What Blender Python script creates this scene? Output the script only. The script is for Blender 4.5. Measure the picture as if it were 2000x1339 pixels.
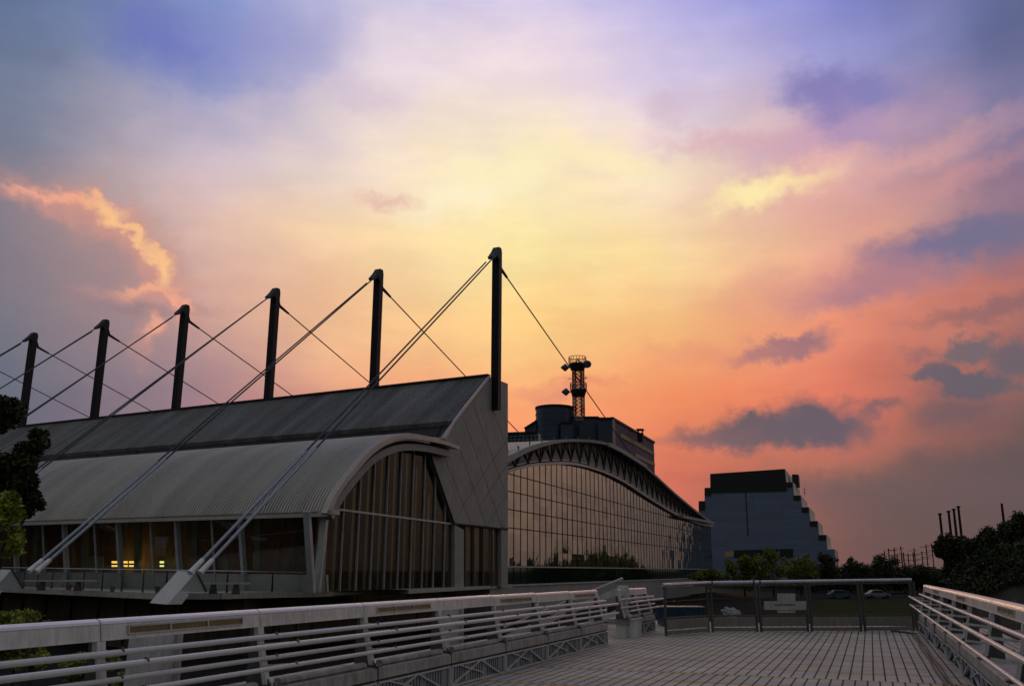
import bpy, math, random
from mathutils import Vector as V, Matrix, noise as mnoise
random.seed(7)
S = bpy.context.scene
COL = S.collection
for o in list(bpy.data.objects): bpy.data.objects.remove(o)

# ------------------------------------------------------------------ camera
F = 1780.0; H = 1.6
TH = math.atan(442.0/F); ROLL = math.atan(.005)
fw = V((0, math.cos(TH), math.sin(TH))); r0 = V((1, 0, 0)); u0 = r0.cross(fw)
rt = r0*math.cos(ROLL)+u0*math.sin(ROLL); up = rt.cross(fw); CAM = V((0, 0, H))
cd = bpy.data.cameras.new('camera'); cam = bpy.data.objects.new('camera', cd); COL.objects.link(cam)
cd.sensor_fit = 'HORIZONTAL'; cd.sensor_width = 36; cd.lens = 36*F/2000; cd.clip_start = .05; cd.clip_end = 6000
m3 = Matrix((rt, up, -fw)).transposed(); cam.matrix_world = Matrix.Translation(CAM) @ m3.to_4x4()
S.camera = cam
def ray(x, y): return fw+rt*((x-1000)/F)+up*((669.5-y)/F)
def at(x, y, depth):                       # the point seen at (x,y) at a given distance along the view
    return CAM+ray(x, y)*depth
def onz(x, y, z):
    d = ray(x, y); return CAM+d*((z-H)/d.z)
def azel(x, y):
    d = ray(x, y).normalized(); return math.degrees(math.atan2(d.x, d.y)), math.degrees(math.asin(d.z))

# ------------------------------------------------------------------ colour management, sun
S.view_settings.view_transform = 'Standard'; S.view_settings.look = 'None'
S.view_settings.exposure = 0; S.view_settings.gamma = 1
def lin(c):
    r = []
    for v in c[:3]:
        v /= 255.0; r.append(v/12.92 if v <= .04045 else ((v+.055)/1.055)**2.4)
    return (r[0], r[1], r[2], 1)
SUN_AZ, SUN_EL = 4.0, 6.0
ld = bpy.data.lights.new('sun', 'SUN'); ld.energy = .35; ld.angle = math.radians(12); ld.color = (1, .62, .38)
sun = bpy.data.objects.new('sun', ld); COL.objects.link(sun)
sd = V((math.sin(math.radians(SUN_AZ))*math.cos(math.radians(SUN_EL)), math.cos(math.radians(SUN_AZ))*math.cos(math.radians(SUN_EL)), math.sin(math.radians(SUN_EL))))
sun.rotation_euler = sd.to_track_quat('Z', 'Y').to_euler()

# ------------------------------------------------------------------ world: dusk sky by direction
W = bpy.data.worlds.new('World'); S.world = W; W.use_nodes = True
nt = W.node_tree; N = nt.nodes; Lk = nt.links; N.clear()
def nd(t, **k):
    n = N.new(t)
    for a, b in k.items(): setattr(n, a, b)
    return n
def setin(n, i, v):
    if isinstance(v, bpy.types.NodeSocket): Lk.new(v, n.inputs[i])
    else: n.inputs[i].default_value = v
def ma(op, a, b=0.0, c=0.0, clamp=False):
    n = nd('ShaderNodeMath', operation=op, use_clamp=clamp); setin(n, 0, a); setin(n, 1, b); setin(n, 2, c); return n.outputs[0]
def vm(op, a, b=(0, 0, 0)):
    n = nd('ShaderNodeVectorMath', operation=op); setin(n, 0, a)
    if b is not None: setin(n, 1, b)
    return n
def mixc(f, a, b):
    n = nd('ShaderNodeMix', data_type='RGBA'); setin(n, 0, f); setin(n, 6, a); setin(n, 7, b); return n.outputs[2]
tc = nd('ShaderNodeTexCoord'); sp = nd('ShaderNodeSeparateXYZ'); Lk.new(tc.outputs['Generated'], sp.inputs[0])
az = ma('MULTIPLY', ma('ARCTAN2', sp.outputs[0], sp.outputs[1]), 180/math.pi)
el = ma('MULTIPLY', ma('ARCSINE', sp.outputs[2]), 180/math.pi)
cb = nd('ShaderNodeCombineXYZ'); setin(cb, 0, az); setin(cb, 1, el); AE = cb.outputs[0]
# warping fields
def fbm(scale, detail, rough, stretch=(1, 1, 1), off=(0, 0, 0)):
    mp = nd('ShaderNodeMapping'); setin(mp, 0, AE); mp.inputs[1].default_value = off; mp.inputs[3].default_value = stretch
    n = nd('ShaderNodeTexNoise'); setin(n, 0, mp.outputs[0]); n.inputs['Scale'].default_value = scale
    n.inputs['Detail'].default_value = detail; n.inputs['Roughness'].default_value = rough
    return n
n1 = fbm(.22, 7, .62); n2 = fbm(.07, 3, .5, (1, 1.6, 1), (9, 4, 0))
w1 = vm('SUBTRACT', n1.outputs['Color'], (.5, .5, .5)).outputs[0]
w2 = vm('SUBTRACT', n2.outputs['Color'], (.5, .5, .5)).outputs[0]
def scaled(v, s):
    n = nd('ShaderNodeVectorMath', operation='SCALE'); setin(n, 0, v); n.inputs[3].default_value = s; return n.outputs[0]
AEw = vm('ADD', vm('ADD', AE, scaled(w1, 5.0)).outputs[0], scaled(w2, 5.0)).outputs[0]      # strongly warped
n4 = fbm(.55, 9, .62, (1, 1.25, 1), (31, 7, 0)); w4 = vm('SUBTRACT', n4.outputs['Color'], (.5, .5, .5)).outputs[0]
AEw = vm('ADD', vm('ADD', vm('ADD', AE, scaled(w1, 2.6)).outputs[0], scaled(w2, 1.0)).outputs[0], scaled(w4, 2.3)).outputs[0]
AEs = vm('ADD', vm('ADD', AE, scaled(w1, 2.5)).outputs[0], scaled(w2, 6.0)).outputs[0]      # for base gradient
sps = nd('ShaderNodeSeparateXYZ'); Lk.new(AEs, sps.inputs[0]); azs, els = sps.outputs[0], sps.outputs[1]
AZ = [-180, -90, -45, -30, -20, -10, 0, 10, 20, 30, 45, 90, 180]
ROWS = [
 (0, [(90, 88, 87), (90, 88, 87), (84, 82, 100), (98, 90, 108), (120, 100, 110), (170, 115, 105), (205, 115, 95), (200, 108, 92), (118, 88, 84), (84, 72, 72), (120, 100, 88), (90, 88, 87), (90, 88, 87)]),
 (5, [(119, 117, 116), (119, 117, 116), (90, 92, 112), (104, 102, 120), (135, 112, 122), (205, 130, 112), (238, 130, 98), (212, 116, 94), (140, 100, 92), (98, 84, 82), (160, 130, 112), (119, 117, 116), (119, 117, 116)]),
 (10, [(129, 127, 126), (129, 127, 126), (92, 100, 118), (103, 109, 124), (158, 128, 138), (228, 152, 124), (252, 166, 114), (246, 146, 100), (226, 122, 98), (130, 98, 96), (172, 140, 120), (129, 127, 126), (129, 127, 126)]),
 (15, [(134, 132, 131), (134, 132, 131), (94, 106, 124), (107, 116, 132), (212, 166, 154), (246, 194, 146), (252, 208, 136), (248, 186, 124), (236, 146, 118), (178, 112, 106), (165, 132, 120), (134, 132, 131), (134, 132, 131)]),
 (20, [(138, 136, 134), (138, 136, 134), (100, 108, 124), (124, 126, 144), (222, 184, 172), (249, 216, 170), (252, 230, 164), (250, 218, 158), (232, 170, 148), (150, 120, 140), (140, 115, 118), (138, 136, 134), (138, 136, 134)]),
 (25, [(142, 139, 137), (142, 139, 137), (92, 104, 122), (122, 130, 152), (206, 188, 200), (246, 224, 204), (253, 236, 190), (250, 224, 196), (206, 168, 184), (128, 122, 160), (118, 108, 128), (142, 139, 137), (142, 139, 137)]),
 (30, [(143, 141, 139), (143, 141, 139), (80, 96, 116), (104, 120, 154), (142, 152, 198), (226, 212, 224), (242, 222, 226), (224, 208, 230), (160, 158, 212), (100, 108, 150), (88, 94, 116), (143, 141, 139), (143, 141, 139)]),
 (36, [(145, 143, 141), (145, 143, 141), (70, 92, 118), (84, 112, 146), (116, 146, 204), (186, 186, 228), (206, 196, 232), (184, 180, 230), (124, 134, 216), (96, 104, 150), (84, 90, 116), (145, 143, 141), (145, 143, 141)]),
 (44, [(145, 143, 141), (145, 143, 141), (70, 92, 118), (84, 112, 146), (109, 137, 191), (174, 174, 214), (193, 184, 218), (172, 169, 216), (116, 125, 203), (90, 97, 141), (84, 90, 116), (145, 143, 141), (145, 143, 141)]),
 (60, [(166, 163, 161), (166, 163, 161), (129, 130, 138), (127, 131, 145), (130, 134, 152), (138, 141, 159), (142, 143, 161), (138, 139, 157), (130, 132, 150), (125, 127, 143), (129, 129, 138), (166, 163, 161), (166, 163, 161)]),
]
azn = ma('DIVIDE', ma('ADD', azs, 180), 360, clamp=True)
cur = None
for i, (e_, cols) in enumerate(ROWS):
    cr = nd('ShaderNodeValToRGB'); Lk.new(azn, cr.inputs[0]); cr.color_ramp.interpolation = 'B_SPLINE' if False else 'EASE'
    cr.color_ramp.interpolation = 'LINEAR'
    els_ = cr.color_ramp.elements
    els_[0].position = 0; els_[0].color = lin(cols[0]); els_[1].position = 1; els_[1].color = lin(cols[-1])
    for a_, c_ in list(zip(AZ, cols))[1:-1]:
        q = els_.new((a_+180)/360); q.color = lin(c_)
    if cur is None: cur = cr.outputs[0]
    else:
        pe = ROWS[i-1][0]
        mr = nd('ShaderNodeMapRange', interpolation_type='SMOOTHSTEP'); setin(mr, 0, els); mr.inputs[1].default_value = pe; mr.inputs[2].default_value = e_
        lr = nd('ShaderNodeMapRange'); setin(lr, 0, els); lr.inputs[1].default_value = pe; lr.inputs[2].default_value = e_
        fac = ma('ADD', ma('MULTIPLY', mr.outputs[0], .35), ma('MULTIPLY', lr.outputs[0], .65))
        cur = mixc(fac, cur, cr.outputs[0])
# thin streaked high cloud modulation
n3 = fbm(.16, 8, .6, (.55, 1.9, 1), (3, 20, 0))
stf = nd('ShaderNodeMapRange', interpolation_type='SMOOTHSTEP'); setin(stf, 0, n3.outputs['Fac']); stf.inputs[1].default_value = .35; stf.inputs[2].default_value = .7
stf.inputs[3].default_value = .94; stf.inputs[4].default_value = 1.06
cur = vm('MULTIPLY', cur, None); 
cbn = nd('ShaderNodeCombineXYZ'); setin(cbn, 0, stf.outputs[0]); setin(cbn, 1, stf.outputs[0]); setin(cbn, 2, ma('ADD', ma('MULTIPLY', stf.outputs[0], .6), .4))
Lk.new(cbn.outputs[0], cur.inputs[1]); cur = cur.outputs[0]
# clouds: (x, y, half width, half height, tilt, colour, opacity, softness)   x,y,w,h in photo pixels -> angles
PXD = 31.0
def blob(c, x, y, w, h, tilt, col, op, soft, src=None):
    a0, e0 = azel(x, y)
    t = vm('SUBTRACT', src or AEw, (a0, e0, 0)).outputs[0]
    mp = nd('ShaderNodeMapping', vector_type='POINT')
    rot = nd('ShaderNodeVectorRotate', rotation_type='Z_AXIS'); setin(rot, 0, t); rot.inputs['Angle'].default_value = math.radians(-tilt)
    sc_ = vm('MULTIPLY', rot.outputs[0], (PXD/w, PXD/h, 0))
    N.remove(mp)
    ln = nd('ShaderNodeVectorMath', operation='LENGTH'); Lk.new(sc_.outputs[0], ln.inputs[0])
    mr = nd('ShaderNodeMapRange', interpolation_type='SMOOTHSTEP'); setin(mr, 0, ln.outputs['Value'])
    mr.inputs[1].default_value = 1.05+soft*1.15; mr.inputs[2].default_value = max(0, .9-soft*1.15); mr.inputs[3].default_value = 0; mr.inputs[4].default_value = op
    return mixc(mr.outputs[0], c, lin(col))
CL = [
 (320, 78, 95, 52, -12, (104,114,182), .9, .7), (480, 85, 150, 60, 0, (130,136,198), .6, .9), (600, 70, 80, 60, 0, (158,158,206), .5, .9), (420, 150, 120, 30, 5, (140,148,196), .5, .9),
 (700, 190, 70, 25, 0, (205,185,205), .5, .9),
 (1590, 178, 62, 34, 0, (128,126,184), .85, .6), (1690, 172, 62, 34, -20, (128,126,184), .85, .6), (1635, 225, 80, 42, -40, (136,126,182), .85, .7),
 (1600, 275, 170, 26, 5, (200,160,185), .5, .9), (1310, 200, 55, 30, 0, (206,182,200), .65, .8), (1430, 275, 110, 14, -6, (214,168,182), .6, .9),
 (1520, 366, 110, 24, 8, (255,228,168), .85, .7), (1470, 378, 60, 18, 3, (255,236,176), .8, .7), (1740, 325, 190, 20, 12, (232,170,160), .5, .9), (1820, 370, 150, 20, 14, (212,150,150), .5, .8),
 (1630, 308, 70, 18, 0, (238,180,170), .6, .8),
 (900, 375, 130, 30, 14, (255,242,205), .8, .8), (1000, 325, 110, 24, 10, (254,238,190), .6, .8), (1210, 318, 150, 24, -8, (254,238,190), .7, .8),
 (755, 388, 55, 14, 6, (228,184,168), .8, .8), (1110, 560, 40, 16, 0, (250,205,150), .3, .9),
 (1850, 482, 130, 34, 4, (116,112,146), .9, .5), (1960, 470, 110, 50, 0, (116,112,140), .8, .7), (1740, 505, 60, 16, -20, (150,122,144), .7, .7), (1690, 560, 110, 32, 8, (146,114,138), .85, .6), (1600, 560, 150, 34, 0, (206,142,138), .5, .9),
 (1525, 680, 92, 22, 8, (142,110,124), .95, .35), (1400, 690, 130, 24, 0, (228,144,118), .5, .9),
 (1500, 842, 150, 34, 5, (112,95,102), 1, .3), (1600, 822, 88, 46, 0, (108,94,104), 1, .4), (1390, 862, 90, 18, 0, (128,100,104), .7, .6),
 (1895, 678, 46, 24, 10, (112,102,110), .9, .25), (1975, 700, 36, 30, 0, (104,98,108), .85, .3), (1890, 740, 84, 20, -14, (98,96,108), .9, .25), (1832, 722, 34, 18, 0, (112,98,108), .85, .3), (1800, 690, 30, 9, 0, (140,104,108), .6, .6),
 (1960, 608, 130, 14, 4, (146,104,106), .8, .6), (1722, 785, 38, 12, 0, (128,98,102), .8, .5), (1870, 795, 66, 34, 0, (112,92,98), .8, .6),
 (1930, 910, 140, 34, 5, (100,86,90), .7, .8), (1720, 965, 220, 28, 0, (118,92,94), .7, .8), (1910, 1000, 240, 55, 0, (98,84,84), .7, .9),
 (1080, 762, 60, 14, 8, (222,140,118), .7, .8), (1150, 745, 60, 10, 0, (230,146,112), .6, .8),
]
for b in CL: cur = blob(cur, *b)
# the sun-rimmed cumulus on the left: body then bright rim
for b in [(200, 490, 120, 70, -30, (176,144,140), .6, .8), (150, 425, 95, 26, -22, (204,152,140), .55, .9), (275, 505, 55, 50, -20, (206,152,138), .5, .9), (60, 520, 230, 130, -30, (124,120,130), .4, .6), (180, 560, 220, 130, -30, (152,128,134), .45, .6)]: cur = blob(cur, *b)
AEf = vm('ADD', vm('ADD', AE, scaled(w1, 1.8)).outputs[0], scaled(w4, 2.6)).outputs[0]
RIM = [(80, 378, 70, 12, 0), (150, 385, 70, 16, -5), (215, 408, 48, 24, -20), (222, 432, 26, 16, 0), (265, 455, 60, 13, -38), (310, 490, 44, 13, -52), (322, 522, 20, 34, 0), (290, 556, 70, 12, 12),
       (355, 578, 40, 10, -35), (372, 600, 12, 26, 0), (300, 630, 16, 34, -20)]
for i, (x, y, w, h, t) in enumerate(RIM):
    cur = blob(cur, x-6, y+8, w*1.2, h*1.25, t, (212,150,136), .55, .9, AEf)
for i, (x, y, w, h, t) in enumerate(RIM):
    cur = blob(cur, x, y, w*.68, h*.62, t, [(238,168,144), (246,172,138), (255,198,140)][0 if i < 1 or i > 8 else (1 if i in (1, 7, 8) else 2)], .8, .7, AEf)
cur = blob(cur, 280, 592, 120, 10, 0, (136,116,126), .4, .8)
# sunset-state physical sky fills the half of the sky behind the viewer
nish = nd('ShaderNodeTexSky', sky_type='NISHITA'); nish.sun_disc = False; nish.sun_elevation = math.radians(2.5); nish.sun_rotation = math.radians(SUN_AZ)
nish.dust_density = 3
ns = scaled(nish.outputs[0], .08)
rear = nd('ShaderNodeMapRange', interpolation_type='SMOOTHSTEP'); setin(rear, 0, sp.outputs[1]); rear.inputs[1].default_value = .3; rear.inputs[2].default_value = -.4; rear.inputs[3].default_value = 0; rear.inputs[4].default_value = .5
cur = mixc(rear.outputs[0], cur, ns)
bg = nd('ShaderNodeBackground'); setin(bg, 0, cur); bg.inputs[1].default_value = 1.0
wo = nd('ShaderNodeOutputWorld'); Lk.new(bg.outputs[0], wo.inputs[0])
W.cycles.sampling_method = 'MANUAL'; W.cycles.sample_map_resolution = 512

# ------------------------------------------------------------------ materials
def mat(name, rgb, rough=.6, metal=0, spec=.5, var=.12, vscale=1.5, bump=0, bscale=8, streak=0, rgb2=None, emit=None, estr=0, dirl=False):
    m = bpy.data.materials.new(name); m.use_nodes = True; t = m.node_tree; p = t.nodes['Principled BSDF']
    c = rgb if max(rgb) <= 1 else lin(rgb)
    c = tuple(c[:3])+(1,)
    p.inputs['Roughness'].default_value = rough; p.inputs['Metallic'].default_value = metal
    p.inputs['Specular IOR Level'].default_value = spec
    tcn = t.nodes.new('ShaderNodeTexCoord')
    nz = t.nodes.new('ShaderNodeTexNoise'); nz.inputs['Scale'].default_value = vscale; nz.inputs['Detail'].default_value = 6
    mp = t.nodes.new('ShaderNodeMapping'); t.links.new(tcn.outputs['Object'], mp.inputs[0]); t.links.new(mp.outputs[0], nz.inputs['Vector'])
    if streak: mp.inputs[3].default_value = (1, 1, streak)
    if dirl:
        vr = t.nodes.new('ShaderNodeVectorRotate'); vr.rotation_type = 'Z_AXIS'; vr.inputs['Angle'].default_value = -math.radians(90+61.38)
        t.links.new(tcn.outputs['Object'], vr.inputs[0]); t.links.new(vr.outputs[0], mp.inputs[0]); mp.inputs[3].default_value = (1, .12, .10)
    r = t.nodes.new('ShaderNodeValToRGB'); t.links.new(nz.outputs['Fac'], r.inputs[0])
    d = rgb2 and (tuple((rgb2 if max(rgb2) <= 1 else lin(rgb2))[:3])+(1,))
    r.color_ramp.elements[0].position = .3; r.color_ramp.elements[1].position = .7
    r.color_ramp.elements[0].color = d or tuple(v*(1-var) for v in c[:3])+(1,)
    r.color_ramp.elements[1].color = c if d else tuple(v*(1+var) for v in c[:3])+(1,)
    g2 = t.nodes.new('ShaderNodeTexNoise'); g2.inputs['Scale'].default_value = vscale*7; g2.inputs['Detail'].default_value = 9; g2.inputs['Roughness'].default_value = .7
    gm = t.nodes.new('ShaderNodeMapping'); gm.inputs[3].default_value = (1, 1, .3); t.links.new(tcn.outputs['Object'], gm.inputs[0]); t.links.new(gm.outputs[0], g2.inputs['Vector'])
    gr = t.nodes.new('ShaderNodeMapRange'); t.links.new(g2.outputs['Fac'], gr.inputs[0]); gr.inputs[1].default_value = .35; gr.inputs[2].default_value = .62; gr.inputs[3].default_value = 1-min(.4, var*(.5 if dirl else 1.8)); gr.inputs[4].default_value = 1.05
    gs_ = t.nodes.new('ShaderNodeVectorMath'); gs_.operation = 'SCALE'; t.links.new(r.outputs[0], gs_.inputs[0]); t.links.new(gr.outputs[0], gs_.inputs[3]); t.links.new(gs_.outputs[0], p.inputs['Base Color'])
    rr0 = t.nodes.new('ShaderNodeMapRange'); t.links.new(g2.outputs['Fac'], rr0.inputs[0]); rr0.inputs[1].default_value = .3; rr0.inputs[2].default_value = .7; rr0.inputs[3].default_value = min(1, rough*1.25); rr0.inputs[4].default_value = rough*.8; t.links.new(rr0.outputs[0], p.inputs['Roughness'])
    if bump:
        nb = t.nodes.new('ShaderNodeTexNoise'); nb.inputs['Scale'].default_value = bscale; nb.inputs['Detail'].default_value = 4
        t.links.new(tcn.outputs['Object'], nb.inputs['Vector'])
        b = t.nodes.new('ShaderNodeBump'); b.inputs['Strength'].default_value = bump; t.links.new(nb.outputs['Fac'], b.inputs['Height']); t.links.new(b.outputs[0], p.inputs['Normal'])
    if emit:
        p.inputs['Emission Color'].default_value = tuple(emit)+(1,); p.inputs['Emission Strength'].default_value = estr
    return m
def glass(name, tint, refl, rough=.02, wav=0, wscale=1.0, body=None, base=.05):
    m = bpy.data.materials.new(name); m.use_nodes = True; t = m.node_tree; t.nodes.clear()
    out = t.nodes.new('ShaderNodeOutputMaterial'); mx = t.nodes.new('ShaderNodeMixShader'); g = t.nodes.new('ShaderNodeBsdfGlossy')
    g.inputs['Roughness'].default_value = rough; g.inputs['Color'].default_value = (refl[0], refl[1], refl[2], 1)
    if body: tr = t.nodes.new('ShaderNodeBsdfDiffuse'); tr.inputs[0].default_value = tuple(body)+(1,)
    else: tr = t.nodes.new('ShaderNodeBsdfTransparent'); tr.inputs[0].default_value = tuple(tint)+(1,)
    lw = t.nodes.new('ShaderNodeLayerWeight'); lw.inputs[0].default_value = .5; fr = t.nodes.new('ShaderNodeMath'); fr.operation = 'POWER'; t.links.new(lw.outputs['Facing'], fr.inputs[0]); fr.inputs[1].default_value = 4
    if wav:
        tcn = t.nodes.new('ShaderNodeTexCoord'); nz = t.nodes.new('ShaderNodeTexNoise'); nz.inputs['Scale'].default_value = wscale
        t.links.new(tcn.outputs['Object'], nz.inputs['Vector']); b = t.nodes.new('ShaderNodeBump'); b.inputs['Strength'].default_value = wav; b.inputs['Distance'].default_value = .2
        t.links.new(nz.outputs['Fac'], b.inputs['Height']); t.links.new(b.outputs[0], g.inputs['Normal'])
    if wav > .1:                         # every pane hangs at a slightly different angle
        tcn = t.nodes.new('ShaderNodeTexCoord'); vr = t.nodes.new('ShaderNodeVectorRotate'); vr.rotation_type = 'Z_AXIS'; vr.inputs['Angle'].default_value = math.radians(20.95)
        t.links.new(tcn.outputs['Object'], vr.inputs[0]); dv = t.nodes.new('ShaderNodeVectorMath'); dv.operation = 'MULTIPLY'; dv.inputs[1].default_value = (0, 1/1.72, 1/1.63); t.links.new(vr.outputs[0], dv.inputs[0])
        fl = t.nodes.new('ShaderNodeVectorMath'); fl.operation = 'FLOOR'; t.links.new(dv.outputs[0], fl.inputs[0]); wn = t.nodes.new('ShaderNodeTexWhiteNoise'); t.links.new(fl.outputs[0], wn.inputs[0])
        sb_ = t.nodes.new('ShaderNodeVectorMath'); sb_.operation = 'SUBTRACT'; sb_.inputs[1].default_value = (.5, .5, .5); t.links.new(wn.outputs['Color'], sb_.inputs[0])
        sc2 = t.nodes.new('ShaderNodeVectorMath'); sc2.operation = 'SCALE'; sc2.inputs[3].default_value = .035; t.links.new(sb_.outputs[0], sc2.inputs[0])
        ad2 = t.nodes.new('ShaderNodeVectorMath'); t.links.new(b.outputs[0], ad2.inputs[0]); t.links.new(sc2.outputs[0], ad2.inputs[1])
        nm_ = t.nodes.new('ShaderNodeVectorMath'); nm_.operation = 'NORMALIZE'; t.links.new(ad2.outputs[0], nm_.inputs[0]); t.links.new(nm_.outputs[0], g.inputs['Normal'])
    ad = t.nodes.new('ShaderNodeMath'); ad.operation = 'MULTIPLY_ADD'; ad.inputs[1].default_value = .9; ad.inputs[2].default_value = base; ad.use_clamp = True
    t.links.new(fr.outputs[0], ad.inputs[0]); t.links.new(ad.outputs[0], mx.inputs[0]); t.links.new(tr.outputs[0], mx.inputs[1]); t.links.new(g.outputs[0], mx.inputs[2]); t.links.new(mx.outputs[0], out.inputs[0])
    return m
MT = dict(
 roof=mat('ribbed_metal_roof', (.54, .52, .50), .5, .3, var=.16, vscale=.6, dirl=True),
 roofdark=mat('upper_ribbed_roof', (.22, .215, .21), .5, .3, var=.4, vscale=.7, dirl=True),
 clad=mat('grey_cladding_panels', (.38, .37, .375), .6, .1, var=.08, vscale=.5),
 seam=mat('panel_joint', (.03, .03, .035), .8),
 joint=mat('faint_panel_joint', (.2, .19, .195), .8),
 trim=mat('pale_metal_trim', (.52, .5, .5), .4, .3, var=.1),
 band=mat('dark_clerestory_glass', (.02, .03, .04), .4, 0, .3),
 dark=mat('dark_painted_steel', (.012, .012, .02), .5, .2, .3),
 cap=mat('mast_head_steel', (.014, .02, .035), .45, .3),
 rod=mat('grey_stay_rod', (.045, .06, .09), .5, .2, var=.1),
 rodl=mat('stay_rod_sleeve', (.36, .41, .52), .4, .3, var=.08),
 anch=mat('pale_anchor_steel', (.85, .86, .92), .5, .1, var=.06),
 conc=mat('terrace_concrete', (.5, .48, .47), .8, var=.12, bump=.1),
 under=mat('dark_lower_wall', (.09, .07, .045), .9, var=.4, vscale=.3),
 mull=mat('pale_mullion', (.5, .54, .58), .4, .4),
 fin=mat('greenish_glass_fin', (.3, .42, .42), .25, 0, .8, var=.15),
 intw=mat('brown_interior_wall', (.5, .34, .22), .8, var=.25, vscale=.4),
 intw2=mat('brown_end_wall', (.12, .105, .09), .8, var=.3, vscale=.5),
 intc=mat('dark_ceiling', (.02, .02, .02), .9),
 white=mat('weathered_white_paint', (.62, .63, .64), .4, .15, var=.14, vscale=2.2, streak=.3, bump=.03),
 whitetop=mat('rail_top_highlight', (.8, .8, .83), .3, .25, var=.015),  # paler paint that holds the sky highlight of the rail tops
 tube=mat('brushed_rail_tube', (.66, .66, .68), .36, .2, var=.03, vscale=3),
 kerb=mat('stained_white_kerb', (.40, .395, .39), .6, .1, var=.22, vscale=1.3, bump=.05),
 lattice=mat('lattice_panel_paint', (.3, .32, .37), .5, .2, var=.12),
 amber=mat('amber_lens_strip', (.15, .105, .03), .35, var=.2, vscale=6),
 rail=mat('stainless_gate_rail', (.6, .6, .68), .18, .85),
 gpost=mat('gate_post_metal', (.11, .108, .105), .4, .5),
 gpanel=mat('gate_kick_panel', (.24, .225, .22), .55, .3, var=.1),
 asph=mat('asphalt_ground', (.02, .02, .019), 1, spec=.05, var=.3, vscale=.2),
 grass=mat('lawn_grass', (.016, .04, .006), 1, spec=.05, var=.4, vscale=.6),
 bank=mat('grassy_bank_soil', (.06, .06, .04), .95, var=.25, vscale=.4, bump=.4, bscale=2),
 retw=mat('pale_tile_retaining_wall', (.33, .33, .36), .7, var=.1, vscale=.6),
 louv=mat('dark_blue_cladding', (.03, .07, .15), .3, .3, .6, var=.25, vscale=.2),
 blueg=mat('blue_band_glass', (.05, .19, .32), .2, .1, .8, var=.3, vscale=.2),
 plum=mat('plum_side_wall', (.10, .07, .145), .6, var=.1, vscale=.2),
 cream=mat('cream_stripe', (.45, .36, .22), .7),
 red=mat('red_painted_lattice', (.35, .035, .03), .5, .1),
 wht=mat('white_painted_lattice', (.35, .33, .32), .5, .1),
 dish=mat('dish_antenna_paint', (.05, .07, .16), .5),
 stepw=mat('blue_grey_tile_cladding', (.17, .2, .25), .4, .2, .5, var=.2, vscale=.1),
 stepd=mat('dark_fascia', (.012, .014, .018), .6),
 steps=mat('pale_side_panels', (.75, .66, .58), .6, var=.08),
 bark=mat('tree_bark', (.04, .03, .022), .9, bump=.3),
 leafd=mat('dark_foliage', (.04, .055, .014), .7, var=.5, vscale=1.1),
 leafm=mat('olive_foliage', (.2, .23, .035), .7, var=.5, vscale=.5),
 leafb=mat('fresh_green_foliage', (.26, .31, .03), .6, var=.4, vscale=2),
 sign=mat('pale_sign_board', (.4, .42, .42), .6),
 ink=mat('sign_ink', (.06, .06, .06), .8),
 tarp=mat('crumpled_white_sheet', (.5, .58, .6), .5, bump=.5, bscale=20),
 lamp=mat('lit_interior_lamp', (.9, .7, .2), .5, emit=(1, .72, .18), estr=1.6),
 lampg=mat('lit_exit_lamp', (.6, .9, .4), .5, emit=(.75, 1, .35), estr=1.6),
 orange=mat('orange_plastic', (.8, .25, .02), .5),
 carw=mat('white_car_paint', (.3, .34, .42), .4, .1), carb=mat('blue_car_paint', (.08, .12, .25), .3, .2), tyre=mat('tyre_rubber', (.02, .02, .02), .8),
 rubber=mat('black_cable', (.015, .013, .012), .6), wood=mat('planter_brown', (.2, .14, .08), .8),
)
MT['glass'] = glass('clear_wall_glass', (.85, .8, .72), (.8, .85, .9))
MT['glassh'] = glass('mirror_hall_glass', None, (.80, .80, .77), .03, .14, .45, body=(.07, .062, .055), base=.48)
MT['glassg'] = glass('green_tinted_glass', None, (.35, .5, .45), .05, body=(.012, .022, .016), base=.2)
MT['archg'] = glass('arch_end_glass', (.85, .8, .72), (.3, .33, .34), base=.03)
MT['balg'] = glass('terrace_rail_glass', (.88, .92, .92), (.35, .38, .4), base=.02)
MT['gateg'] = glass('gate_glass', (.82, .86, .84), (.3, .33, .32), base=.01)
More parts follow.
